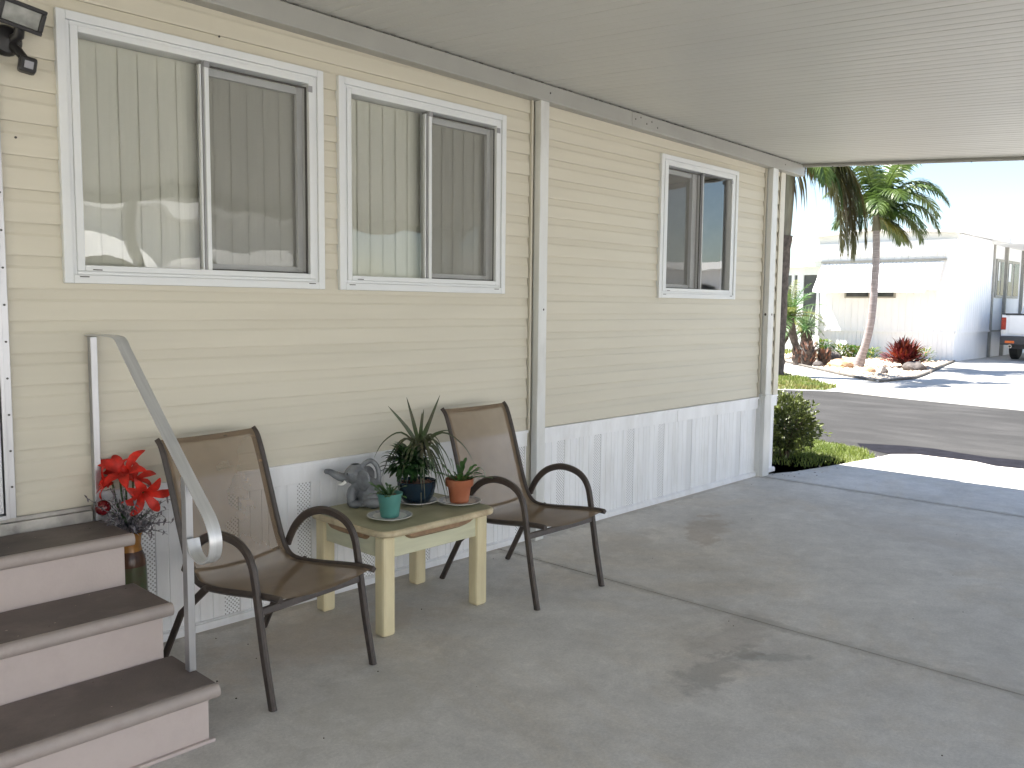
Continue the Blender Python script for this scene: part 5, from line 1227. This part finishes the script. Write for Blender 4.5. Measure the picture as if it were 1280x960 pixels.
nh2 = empty('mobile_home', 'white mobile home further along the street reflected in the far window', 'mobile home', (24, -12, 0))
bm = NB(); bx(bm, 18, 32, -16, -11.2, 0, 2.7); par(obj('wall', bm, M['owall']), nh2)
bm = NB(); bx(bm, 17.6, 32.4, -16.4, -10.8, 2.7, 2.92); par(obj('roof', bm, M['oroof']), nh2)
for x in (20.5, 24.5, 28.5):
    bm = NB(); bx(bm, x - 0.8, x + 0.8, -11.2, -11.16, 1.1, 2.2); f = par(obj('window', bm, M['oframe']), nh2)
    bm = NB(); bx(bm, x - 0.74, x + 0.74, -11.159, -11.152, 1.16, 2.14); o = obj('pane', bm, M['owin']); o.parent = f

# leaf crumbs on the concrete
bm = NB(); r2 = random.Random(77)
for k in range(34):
    x, y = (r2.uniform(1.45, 2.2), r2.uniform(-1.3, -0.1)) if k < 8 else (r2.uniform(1.0, 7.5), r2.uniform(-3.0, -0.1))
    s = r2.uniform(0.0015, 0.0035) * (1.8 if k < 8 else 1); bx(bm, x, x + s, y, y + s * r2.uniform(.5, 1.5), 0.0003, 0.002 + s * 0.3)
for k in range(46):
    t_ = r2.choice(((-0.94, -0.64, 0.193), (-0.61, -0.33, 0.387), (-0.30, -0.05, 0.58))); x, y = r2.uniform(0.2, 1.33), r2.uniform(t_[0], t_[1]); q = r2.uniform(0.001, 0.0032)
    bx(bm, x, x + q * r2.uniform(1, 2.2), y, y + q, t_[2] + 0.0004, t_[2] + 0.0012, r2.choice((0, 1)))
for k in range(60):
    x = r2.uniform(7.0, 8.9); y = -0.06 - 0.2 * (x - 7.0) - abs(r2.gauss(0, 0.12)); q = r2.uniform(0.004, 0.012); bx(bm, x, x + q * 2, y, y + q, 0.0004, 0.002, r2.choice((0, 0, 1)))
tag(obj('debris', bm, None, mats=[M['stem'], M['pebble']]), 'tiny leaf crumbs and grit scattered on the concrete and the step treads', 'debris', kind='stuff')

SPLIT = ('j_channel', 'trunk_rings', 'pan_gap', 'stile_gasket', 'screw', 'weep_slot', 'rivet', 'post', 'knuckle', 'carved_handle', 'stems')
def islands(me):
    adj = {}
    for e in me.edges:
        a, b = e.vertices; adj.setdefault(a, []).append(b); adj.setdefault(b, []).append(a)
    seen = set(); out = []
    for v in range(len(me.vertices)):
        if v in seen: continue
        st_ = [v]; comp = set()
        while st_:
            q = st_.pop()
            if q in comp: continue
            comp.add(q); st_ += [k for k in adj.get(q, []) if k not in comp]
        seen |= comp; out.append(comp)
    return out
for o in list(bpy.data.objects):
    nm = o.name.split('.')[0]
    if o.type != 'MESH' or nm not in SPLIT or nm == 'stems': continue
    isl = islands(o.data)
    if len(isl) < 2: continue
    for comp in isl:
        bm = bmesh.new(); bm.from_mesh(o.data); bm.verts.ensure_lookup_table()
        bmesh.ops.delete(bm, geom=[v for v in bm.verts if v.index not in comp], context='VERTS')
        me = bpy.data.meshes.new(nm.rstrip('s') if nm == 'trunk_rings' else nm); bm.to_mesh(me); bm.free()
        for mm in o.data.materials: me.materials.append(mm)
        c = o.copy(); c.data = me; c.name = me.name.split('.')[0]; COL.objects.link(c)
    bpy.data.objects.remove(o)

# ------------------------------------------------------------------ light, sky, camera
SUN = V((-0.18, 0.52, 1.0)).normalized()
elv = math.asin(SUN.z); rot_ = math.atan2(SUN.x, SUN.y)
w = bpy.data.worlds.new('World'); sc.world = w; w.use_nodes = True; nt = w.node_tree
bg = nt.nodes['Background']; sky = nt.nodes.new('ShaderNodeTexSky'); sky.sky_type = 'NISHITA'; sky.sun_disc = False
sky.sun_elevation = elv; sky.sun_rotation = rot_; sky.air_density = 1.0; sky.dust_density = 0.6; sky.ozone_density = 1.0
nt.links.new(sky.outputs['Color'], bg.inputs['Color']); bg.inputs['Strength'].default_value = 0.06
ld = bpy.data.lights.new('sun', 'SUN'); ld.energy = 5.0; ld.angle = R(0.53); ld.color = (1.0, 0.955, 0.88)
so = bpy.data.objects.new('sun', ld); COL.objects.link(so); so.location = (0, 0, 30); so.rotation_euler = (-SUN).to_track_quat('-Z', 'Y').to_euler()
cd = bpy.data.cameras.new('camera'); cam = bpy.data.objects.new('camera', cd); COL.objects.link(cam); sc.camera = cam
cd.sensor_width = 36; cd.lens = 36 * 1080.506 / 1280; cd.clip_start = 0.05; cd.clip_end = 1000
F_ = V((0.72430791, 0.68358497, -0.08994244)); R_ = V((0.68700195, -0.72658369, 0.01022051)); U_ = V((0.05836412, 0.06919342, 0.99589452))
mt = Matrix.Identity(4)
for i in range(3): mt[i][0] = R_[i]; mt[i][1] = U_[i]; mt[i][2] = -F_[i]; mt[i][3] = (0.0, -3.55680532, 1.45)[i]
cam.matrix_world = mt
sc.view_settings.view_transform = 'Standard'; sc.view_settings.look = 'None'; sc.view_settings.gamma = 1.0; sc.view_settings.exposure = 2.2
sc.view_settings.use_curve_mapping = False
cy = sc.cycles if hasattr(sc, 'cycles') else None
if cy:
    cy.max_bounces = 10; cy.diffuse_bounces = 6; cy.glossy_bounces = 4; cy.transparent_max_bounces = 16; cy.caustics_reflective = False; cy.caustics_refractive = False
    cy.use_denoising = True; cy.sample_clamp_indirect = 8
